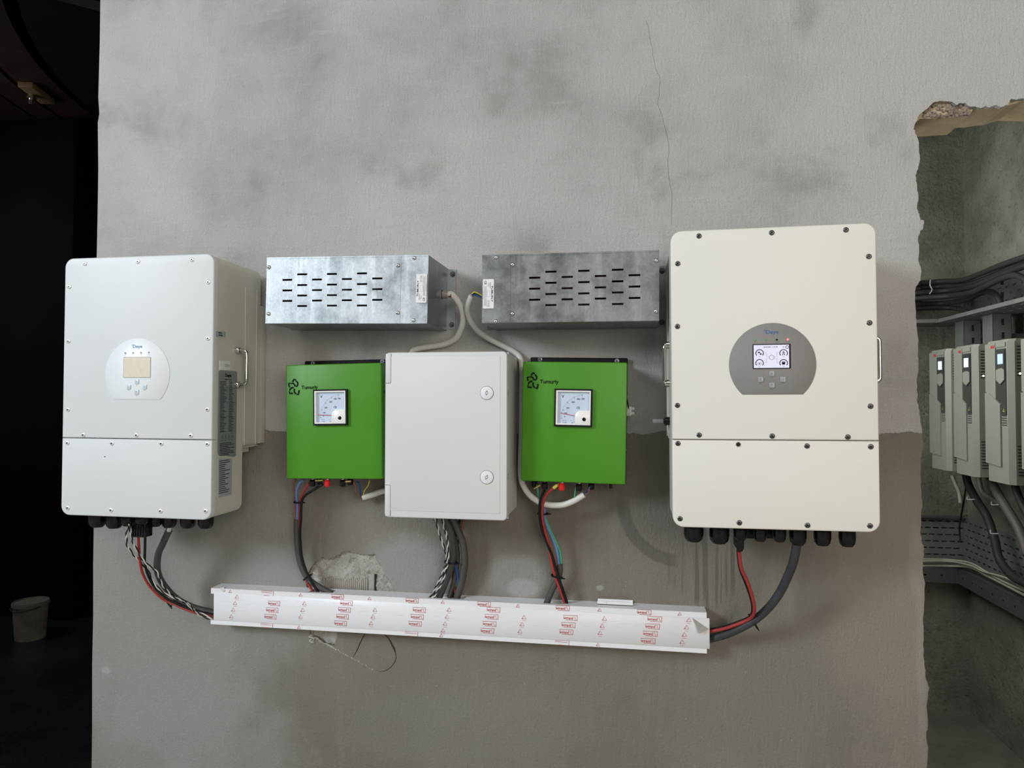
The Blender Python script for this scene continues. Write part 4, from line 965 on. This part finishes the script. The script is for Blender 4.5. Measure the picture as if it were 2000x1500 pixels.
cable([(270, 1048), (271.5, 1072), (274, 1100), (279.6, 1122.6), (293, 1145.6), (316, 1168.6), (344, 1182), (378.5, 1196), (421, 1205.5)], .19, .040, .0033, 'red', 'red cable hanging from the plug under the left inverter', LT)
cable([(283.5, 1047), (283, 1076.6), (283, 1099.6), (289, 1122.6), (302.6, 1148), (325.6, 1168.6), (355.5, 1183.5), (390, 1195), (421, 1202)], .19, .034, .0033, 'blackcable', 'thin black cable hanging from the plug under the left inverter', LT)
pair([(251, 1024), (247, 1046.7), (248.5, 1065), (259, 1081), (272.7, 1095), (289, 1115.7), (302.6, 1141), (325.6, 1161.7), (355.5, 1173), (374, 1187), (390, 1200.8), (414, 1210)], .205, .046, 'twisted black and white wires under the left inverter, outer of two pairs', LT, 9)
pair([(253, 1024), (256.6, 1046.7), (263.5, 1067), (282, 1097), (307, 1118), (314, 1136), (325.6, 1153), (341, 1167), (362.4, 1175.5), (381, 1193), (414, 1207)], .215, .052, 'twisted black and white wires under the left inverter, inner of two pairs', LT, 9, 1.2)
tie(331, 1176, .075, .010, math.radians(60), 'black tie round the red cable left of the trunking')
GL = 'wires from the left green box into the trunking'
cable([(593, 937), (585.6, 943), (580, 955), (579, 968), (580.4, 980), (581.4, 995), (580.5, 1018)], .085, .045, .0042, 'blue', 'blue wire on the left of the left green box bundle', GL)
cable([(577, 936), (574, 945), (573, 955), (574.8, 970), (576.3, 982), (576.5, 1000), (577.5, 1018)], .07, .045, .0028, 'brown', 'brown wire at the left edge of the left green box bundle', GL)
cable([(580, 1014), (579.5, 1040), (581, 1064), (583.7, 1088), (592, 1114), (606, 1134), (628, 1149), (648, 1159)], .045, .026, .0082, 'greycable', 'grey sheathed cable dropping from the left green box into the trunking', GL)
cable([(604, 944), (598, 952), (591.6, 964), (587.4, 976), (586, 988), (585, 1010), (584, 1050), (587, 1090), (597, 1130), (612, 1157)], .085, .018, .0034, 'red', 'red wire running beside the grey cable of the left green box', GL)
cable([(630, 946), (612, 957), (597, 967), (590, 977.6), (588.4, 992), (587.5, 1016), (586, 1040), (587, 1064), (590, 1090), (600, 1120), (612, 1142), (624, 1160)], .088, .035, .0034, 'blackcable', 'black wire slanting down from the left green box to the trunking', GL)
tie(582.5, 981, .062, .0125, 0, 'upper black tie round the wires under the left green box')
tie(600, 1128, .036, .0125, math.radians(-35), 'black tie on the grey cable just above the trunking, left green box side')
WL = 'loose wires at the white cable end under the left green box'
cable([(705, 973), (701, 966), (696, 960), (694.5, 950), (691, 940)], .03, .07, .0022, 'brown', 'brown wire end rising from the white cable to the left green box', WL)
cable([(707, 971), (704, 960), (702.5, 950), (698, 941)], .03, .07, .0026, 'dblue', 'blue wire end rising from the white cable to the left green box', WL)
cable([(708, 972), (712, 958), (719, 948), (722, 938)], .03, .06, .0018, 'yellow', 'yellow and green wire end rising from the white cable to the left green box', WL)
for gx, gy, gd, f_ in ((626, 938, .098, 0), (681, 940, .095, 1), (1050, 949, .09, 2)):
    a_, c_ = at(gx - 5, gy + .5, gd), at(gx + 5, gy - .5, gd)
    if f_ == 2: a_, c_ = at(1047, 952, gd), at(1055, 947, gd)
    b = B(); cyl(b, a_, c_, .0028, 10); cyl(b, a_ - (c_ - a_) * .5, c_, .0018, 8)
    tag(mk('crimp_lug', b, 'brass'), ('yellow crimp lug left of the red terminal on the left green box', 'yellow crimp lug beside the right black terminal of the left green box', 'yellow crimp lug at the far left terminal of the right green box')[f_], 'crimp lug')
# white cables
P = [pg + Vector((-.002, 0, 0)), pg + Vector((.006, 0, -.0005)), at(890, 583, .085), at(897, 593, .075), at(902.5, 606, .065), at(904.5, 623, .055), at(901, 641, .045), at(890, 661, .03), at(868, 672, .017), at(840, 677, .0115), at(817, 681, .0115), at(803, 690, .0115), at(795, 730, .0115), at(790, 800, .0112), at(788, 880, .0112), at(780, 935, .0112), at(762, 955, .0118), at(745, 960, .015), at(728, 966, .024), at(708, 972, .030)]
tubething('white_cable', P, .0084, 'whitecable', 'white cable from the left resistor box passing behind the grey enclosure', 'cable', 'white sheathed cables', 14)
b = B(); tube(b, [pg, pg + Vector((.008, 0, -.001))], .0088, 10); tag(mk('wire_stub', b, 'brown'), 'dark brown wires between the grey gland and the left white cable', 'wire')
P = [at(921, 577.5, .10), at(915, 592, .092), at(912.5, 606, .08), at(916.5, 621, .065), at(925, 636, .05), at(938, 650, .034), at(957.5, 663, .018), at(985, 677, .0112), at(1005.8, 688.5, .0112), at(1017, 702, .014), at(1019.5, 730, .018), at(1019, 780, .022), at(1018.5, 851, .028), at(1017, 897, .035), at(1018, 934, .045), at(1027, 957, .055), at(1043, 974, .064), at(1066, 985, .070), at(1095.5, 986.5, .074), at(1119, 979, .078), at(1141, 966, .08)]
tubething('white_cable', P, .0076, 'whitecable', 'white cable from the right resistor box looping under the right green box', 'cable', 'white sheathed cables', 14)
SG = 'bared wire ends at the right resistor box'
e0 = at(922, 577, .10)
for dz, mt, nm in ((.0035, 'yellow', 'yellow'), (0, 'blackcable', 'black'), (-.0035, 'dblue', 'blue')):
    tubething('bare_wire', [e0 + Vector((0, -.002, dz)), e0 + Vector((.009, -.002, dz + .004)), pg2 + Vector((0, 0, dz * .5))], .0019, mt, nm + ' wire end between the white cable and the right resistor box', 'wire', SG, 8)
# centre bundle
CB = 'cables hanging from the grey enclosure'
cable([(866, 1008), (879, 1036), (883.6, 1060), (885, 1084), (882.4, 1102), (876.4, 1120), (868, 1141.6), (858, 1166)], .075, .028, .0092, 'greycable', 'thick grey cable under the enclosure, left of the two thick ones', CB)
cable([(881, 1008), (894.4, 1036), (904, 1060), (907.5, 1090), (906, 1114), (902, 1136), (893, 1166)], .065, .028, .0092, 'greycable', 'thick grey cable under the enclosure bowing furthest right', CB)
cable([(900, 1008), (893, 1035), (888, 1065), (890, 1100), (885, 1130), (883, 1166)], .03, .022, .0036, 'blackcable', 'black cable behind the two thick grey cables under the enclosure', CB)
cable([(907, 1008), (900, 1040), (888, 1085), (884, 1120), (890, 1166)], .022, .018, .0034, 'brown', 'brown cable at the back right of the enclosure bundle', CB)
cable([(876, 1040), (884, 1075), (890, 1104), (894.4, 1128), (896, 1166)], .035, .028, .0042, 'dblue', 'blue cable between the two thick grey cables under the enclosure', CB)
cable([(873, 1008), (886, 1045), (894, 1080), (890, 1120), (878, 1166)], .045, .02, .0060, 'greycable', 'medium grey cable between the thick ones under the enclosure', CB)
pair([(850, 1006), (856, 1033.6), (862, 1054), (870.4, 1078), (873, 1092), (872, 1102), (864.4, 1120), (856, 1138), (848.8, 1153), (841.6, 1168)], .09, .036, 'twisted black and white wires under the enclosure, outer left pair', CB, 8)
pair([(862, 1006), (868, 1031), (873, 1050), (874.6, 1072), (875, 1096), (870, 1114), (865, 1134), (855, 1152), (846, 1168)], .098, .042, 'twisted black and white wires under the enclosure, inner pair', CB, 8, 1.5)
tie(880.5, 1098, .053, .0165, math.radians(4), 'black tie round the cable bundle under the grey enclosure')
# right bundle
RB = 'wires from the right green box into the trunking'
cable([(1064, 957), (1056.4, 974), (1054, 992), (1054.6, 1016), (1060, 1040), (1069.6, 1064), (1079.4, 1090), (1091, 1127), (1102, 1160), (1108, 1178)], .085, .036, .0034, 'blackcable', 'black cable along the left edge of the right green box bundle', RB)
cable([(1086, 950), (1073, 959.6), (1064, 971.6), (1059.5, 992), (1059.6, 1011), (1063.6, 1034), (1071, 1062), (1077, 1097), (1084.5, 1127), (1095, 1154), (1103, 1178)], .092, .032, .0037, 'red', 'red cable with a yellow lug under the right green box', RB)
cable([(1058, 985), (1061, 1016), (1067, 1040), (1078, 1070), (1087.5, 1104)], .055, .04, .0026, 'brown', 'brown wire inside the right green box bundle', RB)
cable([(1064, 980), (1064, 1010), (1068, 1026), (1078.5, 1050), (1088, 1076), (1091.6, 1106)], .06, .038, .0040, 'blue', 'pale blue wire in the right green box bundle', RB)
cable([(1049, 946), (1051.6, 968), (1056, 985), (1064, 1008), (1072.5, 1030), (1084.5, 1055.6), (1094, 1078), (1096.6, 1106)], .07, .036, .0030, 'greenw', 'green wire at the right edge of the right green box bundle', RB)
cable([(1093, 1101), (1093.5, 1115), (1090, 1130), (1078, 1153), (1068, 1178)], .038, .026, .0080, 'greycable', 'dark grey sheath crossing behind the red and black cables into the trunking', RB)
a_, c_ = at(1081, 953.5, .093), at(1089, 947, .094)
b = B(); cyl(b, a_, c_, .0044, 10); cyl(b, c_, c_ + (c_ - a_) * .5, .0018, 8); tag(mk('crimp_lug', b, 'yellow'), 'yellow sleeved crimp lug on the red cable of the right green box', 'crimp lug')
tie(1060, 1003, .062, .0125, 0, 'upper black tie round the wires under the right green box')
tie(1087, 1125.5, .040, .0135, math.radians(12), 'lower black tie round the wires under the right green box')
GW = 'thin wires at the white cable end under the right green box'
for i, (mt, nm, q) in enumerate((('dblue', 'blue', [(1141, 966), (1148, 958), (1153, 950)]), ('brown', 'brown', [(1142, 967), (1149, 961), (1151, 951)]), ('greenw', 'green', [(1122, 974), (1123, 962), (1126, 948)]))):
    tubething('thin_wire', [at(x, y, .082) for x, y in q], .0017, mt, 'thin %s wire rising to the right green box terminals' % nm, 'wire', GW, 8)
# right inverter cables
RI = 'cables from the right inverter into the trunking'
cable([(1557, 1058), (1550, 1095), (1538, 1127), (1522, 1159), (1501, 1187), (1473.5, 1211), (1439, 1230), (1411.4, 1241), (1380, 1249)], .19, .022, .0098, 'thickcable', 'thick dusty black cable sweeping from the right inverter into the trunking', RI, n=16)
cable([(1443.6, 1078), (1448, 1109), (1459.7, 1136), (1469, 1164), (1473.5, 1187), (1471, 1201), (1459.7, 1211), (1427.5, 1223.8), (1404.5, 1230), (1380, 1234)], .19, .034, .0040, 'red', 'red cable from the plug under the right inverter to the trunking', RI)
cable([(1440.5, 1076), (1444.5, 1109), (1455.5, 1138), (1465.5, 1166), (1469.5, 1187), (1466.5, 1201), (1456, 1208.5), (1426, 1220), (1404, 1226.5), (1380, 1230)], .184, .026, .0028, 'blackcable', 'thin black cable hidden alongside the red cable of the right inverter', RI)
tie(1470, 1212, .078, .0160, math.radians(58), 'black tie joining the red and thick black cables right of the trunking')

# ------------------------------------------------------------------ right room equipment
XD = XC - .26
def dpt(px, py): p = atX(px, py, XD); return p
far = [dpt(1817, 805), dpt(1864.5, 805), dpt(1926, 805), dpt(1996.5, 805)]
zt_, zb2 = dpt(1926, 668).z, dpt(1926, 937).z; HD = zt_ - zb2
WD = .64 * (far[1].y - far[2].y)
def drive(i, y, label, lcd):
    R = empty('motor_drive', (XC, y, zb2)); tag(R, label, 'motor drive', 'grey wall-mounted motor drives')
    # local: x = -depth .. 0 (wall), y from 0 (far) to -WD (near), z up.  plan polygon extruded along z
    D = XC - XD - .001; wd = WD
    plan = [(0, -.004), (-D + .03, -.004), (-D + .008, -.004), (-D, -.012), (-D, -wd * .92), (-D + .018, -wd), (0, -wd)]
    b = B(); nz = [(0.0, .0), (.02, 0), (HD - .012, 0), (HD, .006)]
    rings = [[b.verts.new((x if x == 0 else x + e, y_, z)) for x, y_ in plan] for z, e in nz]
    for a, c in zip(rings, rings[1:]):
        n = len(plan)
        for j in range(n): b.faces.new((a[j], a[(j + 1) % n], c[(j + 1) % n], c[j]))
    b.faces.new(rings[0][::-1]); b.faces.new(rings[-1]); finish(b, 25)
    body = mk('body', b, 'driveg', R, raw=True); body.data.materials.append(M['drives'])
    for p in body.data.polygons:
        if p.normal.y < -.9: p.material_index = 1
    def pl(name, pts, x0_, x1_, mat, par=R):      # polygon in (a = distance from far edge, z) on the front
        q = B(); v = [q.verts.new((x1_, -a, z)) for a, z in pts]; w_ = [q.verts.new((x0_, -a, z)) for a, z in pts]; n = len(pts)
        q.faces.new(v); q.faces.new(w_[::-1])
        for j in range(n): q.faces.new((v[j], v[(j + 1) % n], w_[(j + 1) % n], w_[j]))
        return mk(name, q, mat, par)
    k0, k1 = wd * .49, wd * .88; kw = k1 - k0; zk = lambda t_: HD * (1 - t_)
    # tall left panel and lower flap
    pl('front_cover', [(.004, zk(.02)), (k0 - .004, zk(.02)), (k0 - .004, zk(.99) if 0 else zk(.42)), (.004, zk(.36))], -D, -D - .004, 'driveg')
    pl('lower_cover', [(.003, zk(.37)), (.03, zk(.37)), (k0 + kw * .45, zk(.45)), (k0 + kw * .45, zk(.885)), (.003, zk(.872))], -D, -D - .006, 'driveg')
    pl('logo_plate_rim', [(k0, zk(.02)), (k1, zk(.02)), (k1, zk(.05)), (k0, zk(.05))], -D, -D - .004, 'driveg')
    pl('keypad_strip', [(k0, zk(.065)), (k1, zk(.065)), (k1, zk(.525)), (k0 + kw * .5, zk(.525)), (k0 + kw * .5, zk(.45)), (k0, zk(.42))], -D, -D - .0025, 'drived')
    kp = pl('keypad', [(k0 + .003, zk(.075)), (k1 - .003, zk(.075)), (k1 - .003, zk(.285)), (k0 + kw * .5, zk(.315)), (k0 + .003, zk(.285))], -D - .002, -D - .005, 'drived')
    pl('keypad_screen', [(k0 + kw * .24, zk(.100)), (k1 - kw * .2, zk(.100)), (k1 - kw * .2, zk(.170)), (k0 + kw * .24, zk(.170))], -D - .0048, -D - .0056, lcd, kp)
    pad = pl('keypad_buttons', [(k0 + .004, zk(.212)), (k0 + kw * .4, zk(.2)), (k1 - kw * .3, zk(.2)), (k1 - .004, zk(.212)), (k1 - .004, zk(.28)), (k0 + kw * .5, zk(.31)), (k0 + .004, zk(.28))], -D - .0048, -D - .0062, 'driveg', kp)
    M4d = Matrix.Translation((-D - .0066, 0, 0)) @ Matrix.Rotation(-math.pi / 2, 4, 'Z')
    q = B()
    for u, v in ((.3, .25), (.5, .235), (.7, .25), (.5, .265), (.3, .275), (.7, .275)): stroke(q, [(k0 + kw * u - .003, zk(v)), (k0 + kw * u + .003, zk(v))], .003, 0)
    bmesh.ops.transform(q, matrix=M4d, verts=q.verts); mk('button_marks', q, 'inkgrey', kp, raw=True)
    M4e = Matrix.Translation((-D - .0046, 0, 0)) @ Matrix.Rotation(-math.pi / 2, 4, 'Z')
    q = B(); text_into(q, 'ABB', k0 - .022, zk(.045), .010, 0, bold=.05, sx=1.0, M4=M4e); mk('logo_lettering', q, 'inkred', R, raw=True)
    M4f = Matrix.Translation((-D - .003, 0, 0)) @ Matrix.Rotation(-math.pi / 2, 4, 'Z')
    q = B(); cx = k0 + kw * .75; stroke(q, [(cx - .005, zk(.50)), (cx, zk(.478)), (cx + .005, zk(.50)), (cx - .005, zk(.50))], .0022, 0, 0); bmesh.ops.transform(q, matrix=M4f, verts=q.verts); mk('warning_triangle', q, 'yellow', R, raw=True)
    q = B()
    for j in range(5): z = zk(.53 + .016 * j); box(q, -D - .0012, -D + .001, -k1 + .002, -(k0 + kw * .52), z - .0018, z + .0018)
    mk('front_louvres', q, 'drived', R)
    for z_, n in ((zk(.055), 10), (zk(.735), 10)):
        q = B()
        for j in range(n): zz = z_ - j * .0115; box(q, -D + .024, -.03, -wd - .0008, -wd + .001, zz - .0022, zz + .0022)
        mk('side_vents', q, 'drived', R)
    q = B(); cyl(q, (-D + .034, -wd - .0016, zk(.24)), (-D + .034, -wd + .001, zk(.24)), .0035, 10); mk('status_light', q, 'leddot', R)
    return R
labs = ['grey motor drive with a pale screen, the furthest one in the side room', 'grey motor drive with a pale blue screen, second from the wall opening', 'grey motor drive with a deep blue screen, the nearest fully visible one', 'grey motor drive cut by the right edge of the photo']
for i, p in enumerate(far): drive(i, p.y, labs[i], ('lcdpale', 'lcdpale', 'lcdblue', 'lcdblue')[i])
# perforated trays
def perfo(name, w, h, rows, cols, sl, sh, y0, y1, mat, M4, parent=None):
    hs = []
    for r_ in range(rows):
        for c_ in range(cols):
            x = (c_ + .5 + (.5 if r_ % 2 else 0)) * w / (cols + .5); z = (r_ + .5) * h / rows
            if x + sl / 2 < w - .002: hs.append([(x - sl / 2, z - sh / 2), (x + sl / 2, z - sh / 2), (x + sl / 2, z + sh / 2), (x - sl / 2, z + sh / 2)])
    return holed(name, [(0, 0), (w, 0), (w, h), (0, h)], hs, y0, y1, mat, parent, M4=M4)
Mx = lambda o_, ex, ey, ez: Matrix(((ex[0], ey[0], ez[0], o_[0]), (ex[1], ey[1], ez[1], o_[1]), (ex[2], ey[2], ez[2], o_[2]), (0, 0, 0, 1)))
ztr = at(1840, 638, -YC).z; tw = .20; XA = .26
R = empty('cable_tray', (XA, YC, ztr)); tag(R, 'upper perforated tray carrying dark cables round the corner of the side room', 'cable tray', 'perforated cable trays')
Lb = XC - XA
perfo('back_wall_base', Lb, tw, 3, 30, .022, .007, 0, .0015, 'tray', Mx((0, 0, 0), (1, 0, 0), (0, 0, 1), (0, -1, 0)), R)
b = B(); box(b, 0, Lb - tw, -tw - .0015, -tw, 0, .016); mk('front_flange', b, 'tray', R)
Lr = YC - TH - .05
perfo('side_wall_base', Lr - tw, tw, 3, 24, .022, .007, 0, .0015, 'tray', Mx((Lb, -tw, 0), (0, -1, 0), (0, 0, 1), (-1, 0, 0)), R)
b = B(); box(b, Lb - tw, Lb - tw + .0015, -Lr, -tw, 0, .016); mk('side_flange', b, 'tray', R)
perfo('side_wall_plate', Lr - .02, .17, 6, 26, .024, .008, 0, .0015, 'tray', Mx((Lb - .004, -.02, .03), (0, -1, 0), (1, 0, 0), (0, 0, 1)), R)
# vertical risers down to the drives
for (pxa, nm) in ((1902, 'vertical slotted riser above the second drive'), (1960, 'vertical slotted riser above the third drive')):
    p = atX(pxa, 640, XC - .07); r = empty('slotted_riser', (XC, p.y, zt_ + .001)); tag(r, nm, 'cable riser', 'slotted risers above the drives')
    hh = ztr - zt_ - .003; sw_ = .085
    perfo('slotted_face', .07, hh, 1, 1, .0001, .0001, 0, .0015, 'tray', Mx((-.13, -sw_ / 2, 0), (1, 0, 0), (0, 1, 0), (0, 0, 1)), r)
    for xx in (-.062, -.13): b = B(); box(b, xx, xx + .0015, -sw_ / 2, sw_ / 2, 0, hh); mk('channel_wall', b, 'tray', r)
    b = B()
    for j in range(5): box(b, -.098, -.088, -sw_ / 2 - .0006, -sw_ / 2 + .0022, .03 + j * .055, .055 + j * .055)
    mk('slots', b, 'hole', r)
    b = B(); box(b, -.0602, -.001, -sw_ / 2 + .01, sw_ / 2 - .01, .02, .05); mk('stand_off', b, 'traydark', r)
# top cables
Z5 = lambda L: [(1760 + x / 3.125, 480 + y / 3.125) for x, y in L]
def roomcable(L, off, rad, label, mat='darkcable', grp='dark cables on the upper tray', drop=None):
    P = []; L = [(-900, L[0][1] + 6)] + L
    for (px, py) in Z5(L):
        r_ = ray(px, py); tb = (YC - off + CD) / r_.y; ts = (XC - off) / r_.x; P.append(CP + r_ * min(tb, ts))
    return tubething('tray_cable', P, rad, mat, label, 'cable', grp, 10)
roomcable([(30, 234), (80, 230), (240, 218), (370, 210), (500, 165), (620, 115), (750, 70), (830, 45)], .15, .0115, 'topmost dark cable on the upper tray')
roomcable([(30, 262), (80, 258), (240, 248), (400, 235), (520, 196), (640, 145), (750, 96), (830, 68)], .13, .0115, 'dark cable on the upper tray, second from the top')
roomcable([(30, 294), (80, 290), (300, 272), (450, 245), (600, 182), (750, 125), (830, 100)], .14, .0125, 'dark cable on the upper tray, third from the top')
roomcable([(30, 326), (80, 323), (300, 306), (420, 288), (520, 245), (620, 198), (690, 180), (750, 200), (800, 240)], .16, .0125, 'dark cable rising then drooping at the right edge of the photo')
roomcable([(30, 356), (80, 354), (250, 352), (400, 328), (480, 290), (540, 280), (590, 312), (608, 360), (612, 385)], .10, .0125, 'dark cable bending down into the riser above the third drive')
roomcable([(30, 384), (80, 382), (250, 378), (340, 382), (400, 402), (424, 430)], .10, .0115, 'dark cable bending down into the riser above the second drive')
for i, (x, y, l) in enumerate(((176, 255, 'left pale tie on the upper tray cables'), (342, 250, 'right pale tie on the upper tray cables'))):
    q = Z5([(x, y)])[0]; c = at(q[0], q[1], -(YC - .165)); b = B(); tube(b, [c + Vector((.003, 0, .035)), c + Vector((-.004, -.012, .01)), c + Vector((.004, -.012, -.012)), c + Vector((-.002, 0, -.03))], .0025, 6)
    tag(mk('pale_tie', b, 'greylabel'), l, 'cable tie', 'pale ties on the upper tray')
# lower tray
R = empty('cable_tray', (XA, YC, at(1840, 1100, -YC).z)); tag(R, 'lower perforated tray low on the walls of the side room', 'cable tray', 'perforated cable trays')
hz = at(1840, 1000, -YC + .05).z - at(1840, 1092, -YC + .05).z
perfo('back_wall_plate', Lb - .03, hz, 7, 36, .026, .006, 0, .0015, 'tray', Mx((0, -.03, 0), (1, 0, 0), (0, 1, 0), (0, 0, 1)), R)
perfo('side_wall_plate', Lr - .06, hz, 7, 34, .026, .006, 0, .0015, 'tray', Mx((Lb - .03, -.03, 0), (0, -1, 0), (1, 0, 0), (0, 0, 1)), R)
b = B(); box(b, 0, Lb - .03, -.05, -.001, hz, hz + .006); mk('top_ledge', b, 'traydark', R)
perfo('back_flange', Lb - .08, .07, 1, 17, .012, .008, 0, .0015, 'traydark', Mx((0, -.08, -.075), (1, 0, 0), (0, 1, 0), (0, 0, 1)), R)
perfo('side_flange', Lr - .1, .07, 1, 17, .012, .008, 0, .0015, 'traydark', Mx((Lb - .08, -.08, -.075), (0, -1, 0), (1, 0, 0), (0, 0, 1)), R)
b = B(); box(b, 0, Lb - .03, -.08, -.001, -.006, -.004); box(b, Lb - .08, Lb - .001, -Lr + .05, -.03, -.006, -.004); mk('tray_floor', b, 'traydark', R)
Z6 = lambda L: [(1760 + x / 2.5, 900 + y / 2.5) for x, y in L]
def low(L, off, rad, mat, label, grp, name='tray_wire'):
    P = []; L = ([(-500, L[0][1])] if name == 'tray_wire' else []) + L
    for (px, py) in Z6(L):
        r_ = ray(px, py); P.append(CP + r_ * min((YC - off + CD) / r_.y, (XC - off) / r_.x))
    return tubething(name, P, rad, mat, label, 'cable', grp, 8)
WG = 'pale wires lying along the lower tray'
M['palewire'] = simple('pale_wire', (.33, .33, .27), .6)
low([(40, 482), (105, 480), (240, 484), (340, 500), (420, 545), (500, 590), (600, 635), (680, 670)], .075, .0045, 'palewire', 'upper pale wire along the lower tray', WG)
low([(40, 490), (105, 490), (240, 492), (340, 512), (400, 540), (520, 575), (600, 622), (680, 655)], .082, .0045, 'palewire', 'middle pale wire crossing the others along the lower tray', WG)
low([(40, 512), (105, 512), (240, 514), (340, 522), (420, 562), (500, 602), (600, 655), (680, 690)], .07, .0055, 'palewire', 'lowest and thickest pale wire along the lower tray', WG)
DG = 'thick cables hanging under the motor drives'
low([(315, 60), (330, 120), (370, 195), (420, 275), (455, 380), (480, 480), (540, 560), (610, 600), (680, 620)], .12, .017, 'darkcable', 'thick dark cable sagging from the second drive towards the right', DG, 'drive_cable')
low([(430, 70), (460, 140), (510, 225), (565, 315), (592, 380), (620, 460)], .16, .017, 'greycable', 'thick grey cable falling at the right edge of the photo', DG, 'drive_cable')
low([(375, 70), (395, 150), (440, 185), (500, 225), (550, 285), (600, 345), (640, 380)], .13, .010, 'greycable', 'thinner grey cable running right under the drives', DG, 'drive_cable')
low([(250, 75), (264, 110), (280, 145), (288, 180), (290, 205)], .14, .008, 'palewire', 'short pale cable end hanging under the furthest drive', DG, 'drive_cable')
low([(545, 70), (565, 150), (600, 230), (640, 300)], .18, .014, 'darkcable', 'dark cable under the nearest drive at the right edge', DG, 'drive_cable')
low([(325, 70), (312, 160), (295, 260), (285, 330), (290, 400)], .12, .004, 'blackcable', 'thin black cable dangling over the lower tray', DG, 'drive_cable')
for (x, y, l) in ((340, 185, 'pale tie round the cables under the second drive'), (460, 210, 'pale tie round the cables under the third drive'), (455, 350, 'pale tie across the sagging thick cable')):
    q = Z6([(x, y)])[0]; r_ = ray(*q); c = CP + r_ * ((XC - .16) / r_.x); b = B(); tube(b, [c + Vector((0, .03, .004)), c + Vector((-.012, 0, -.004)), c + Vector((0, -.035, .002))], .0022, 6)
    tag(mk('pale_tie', b, 'greylabel'), l, 'cable tie', 'pale ties under the drives')
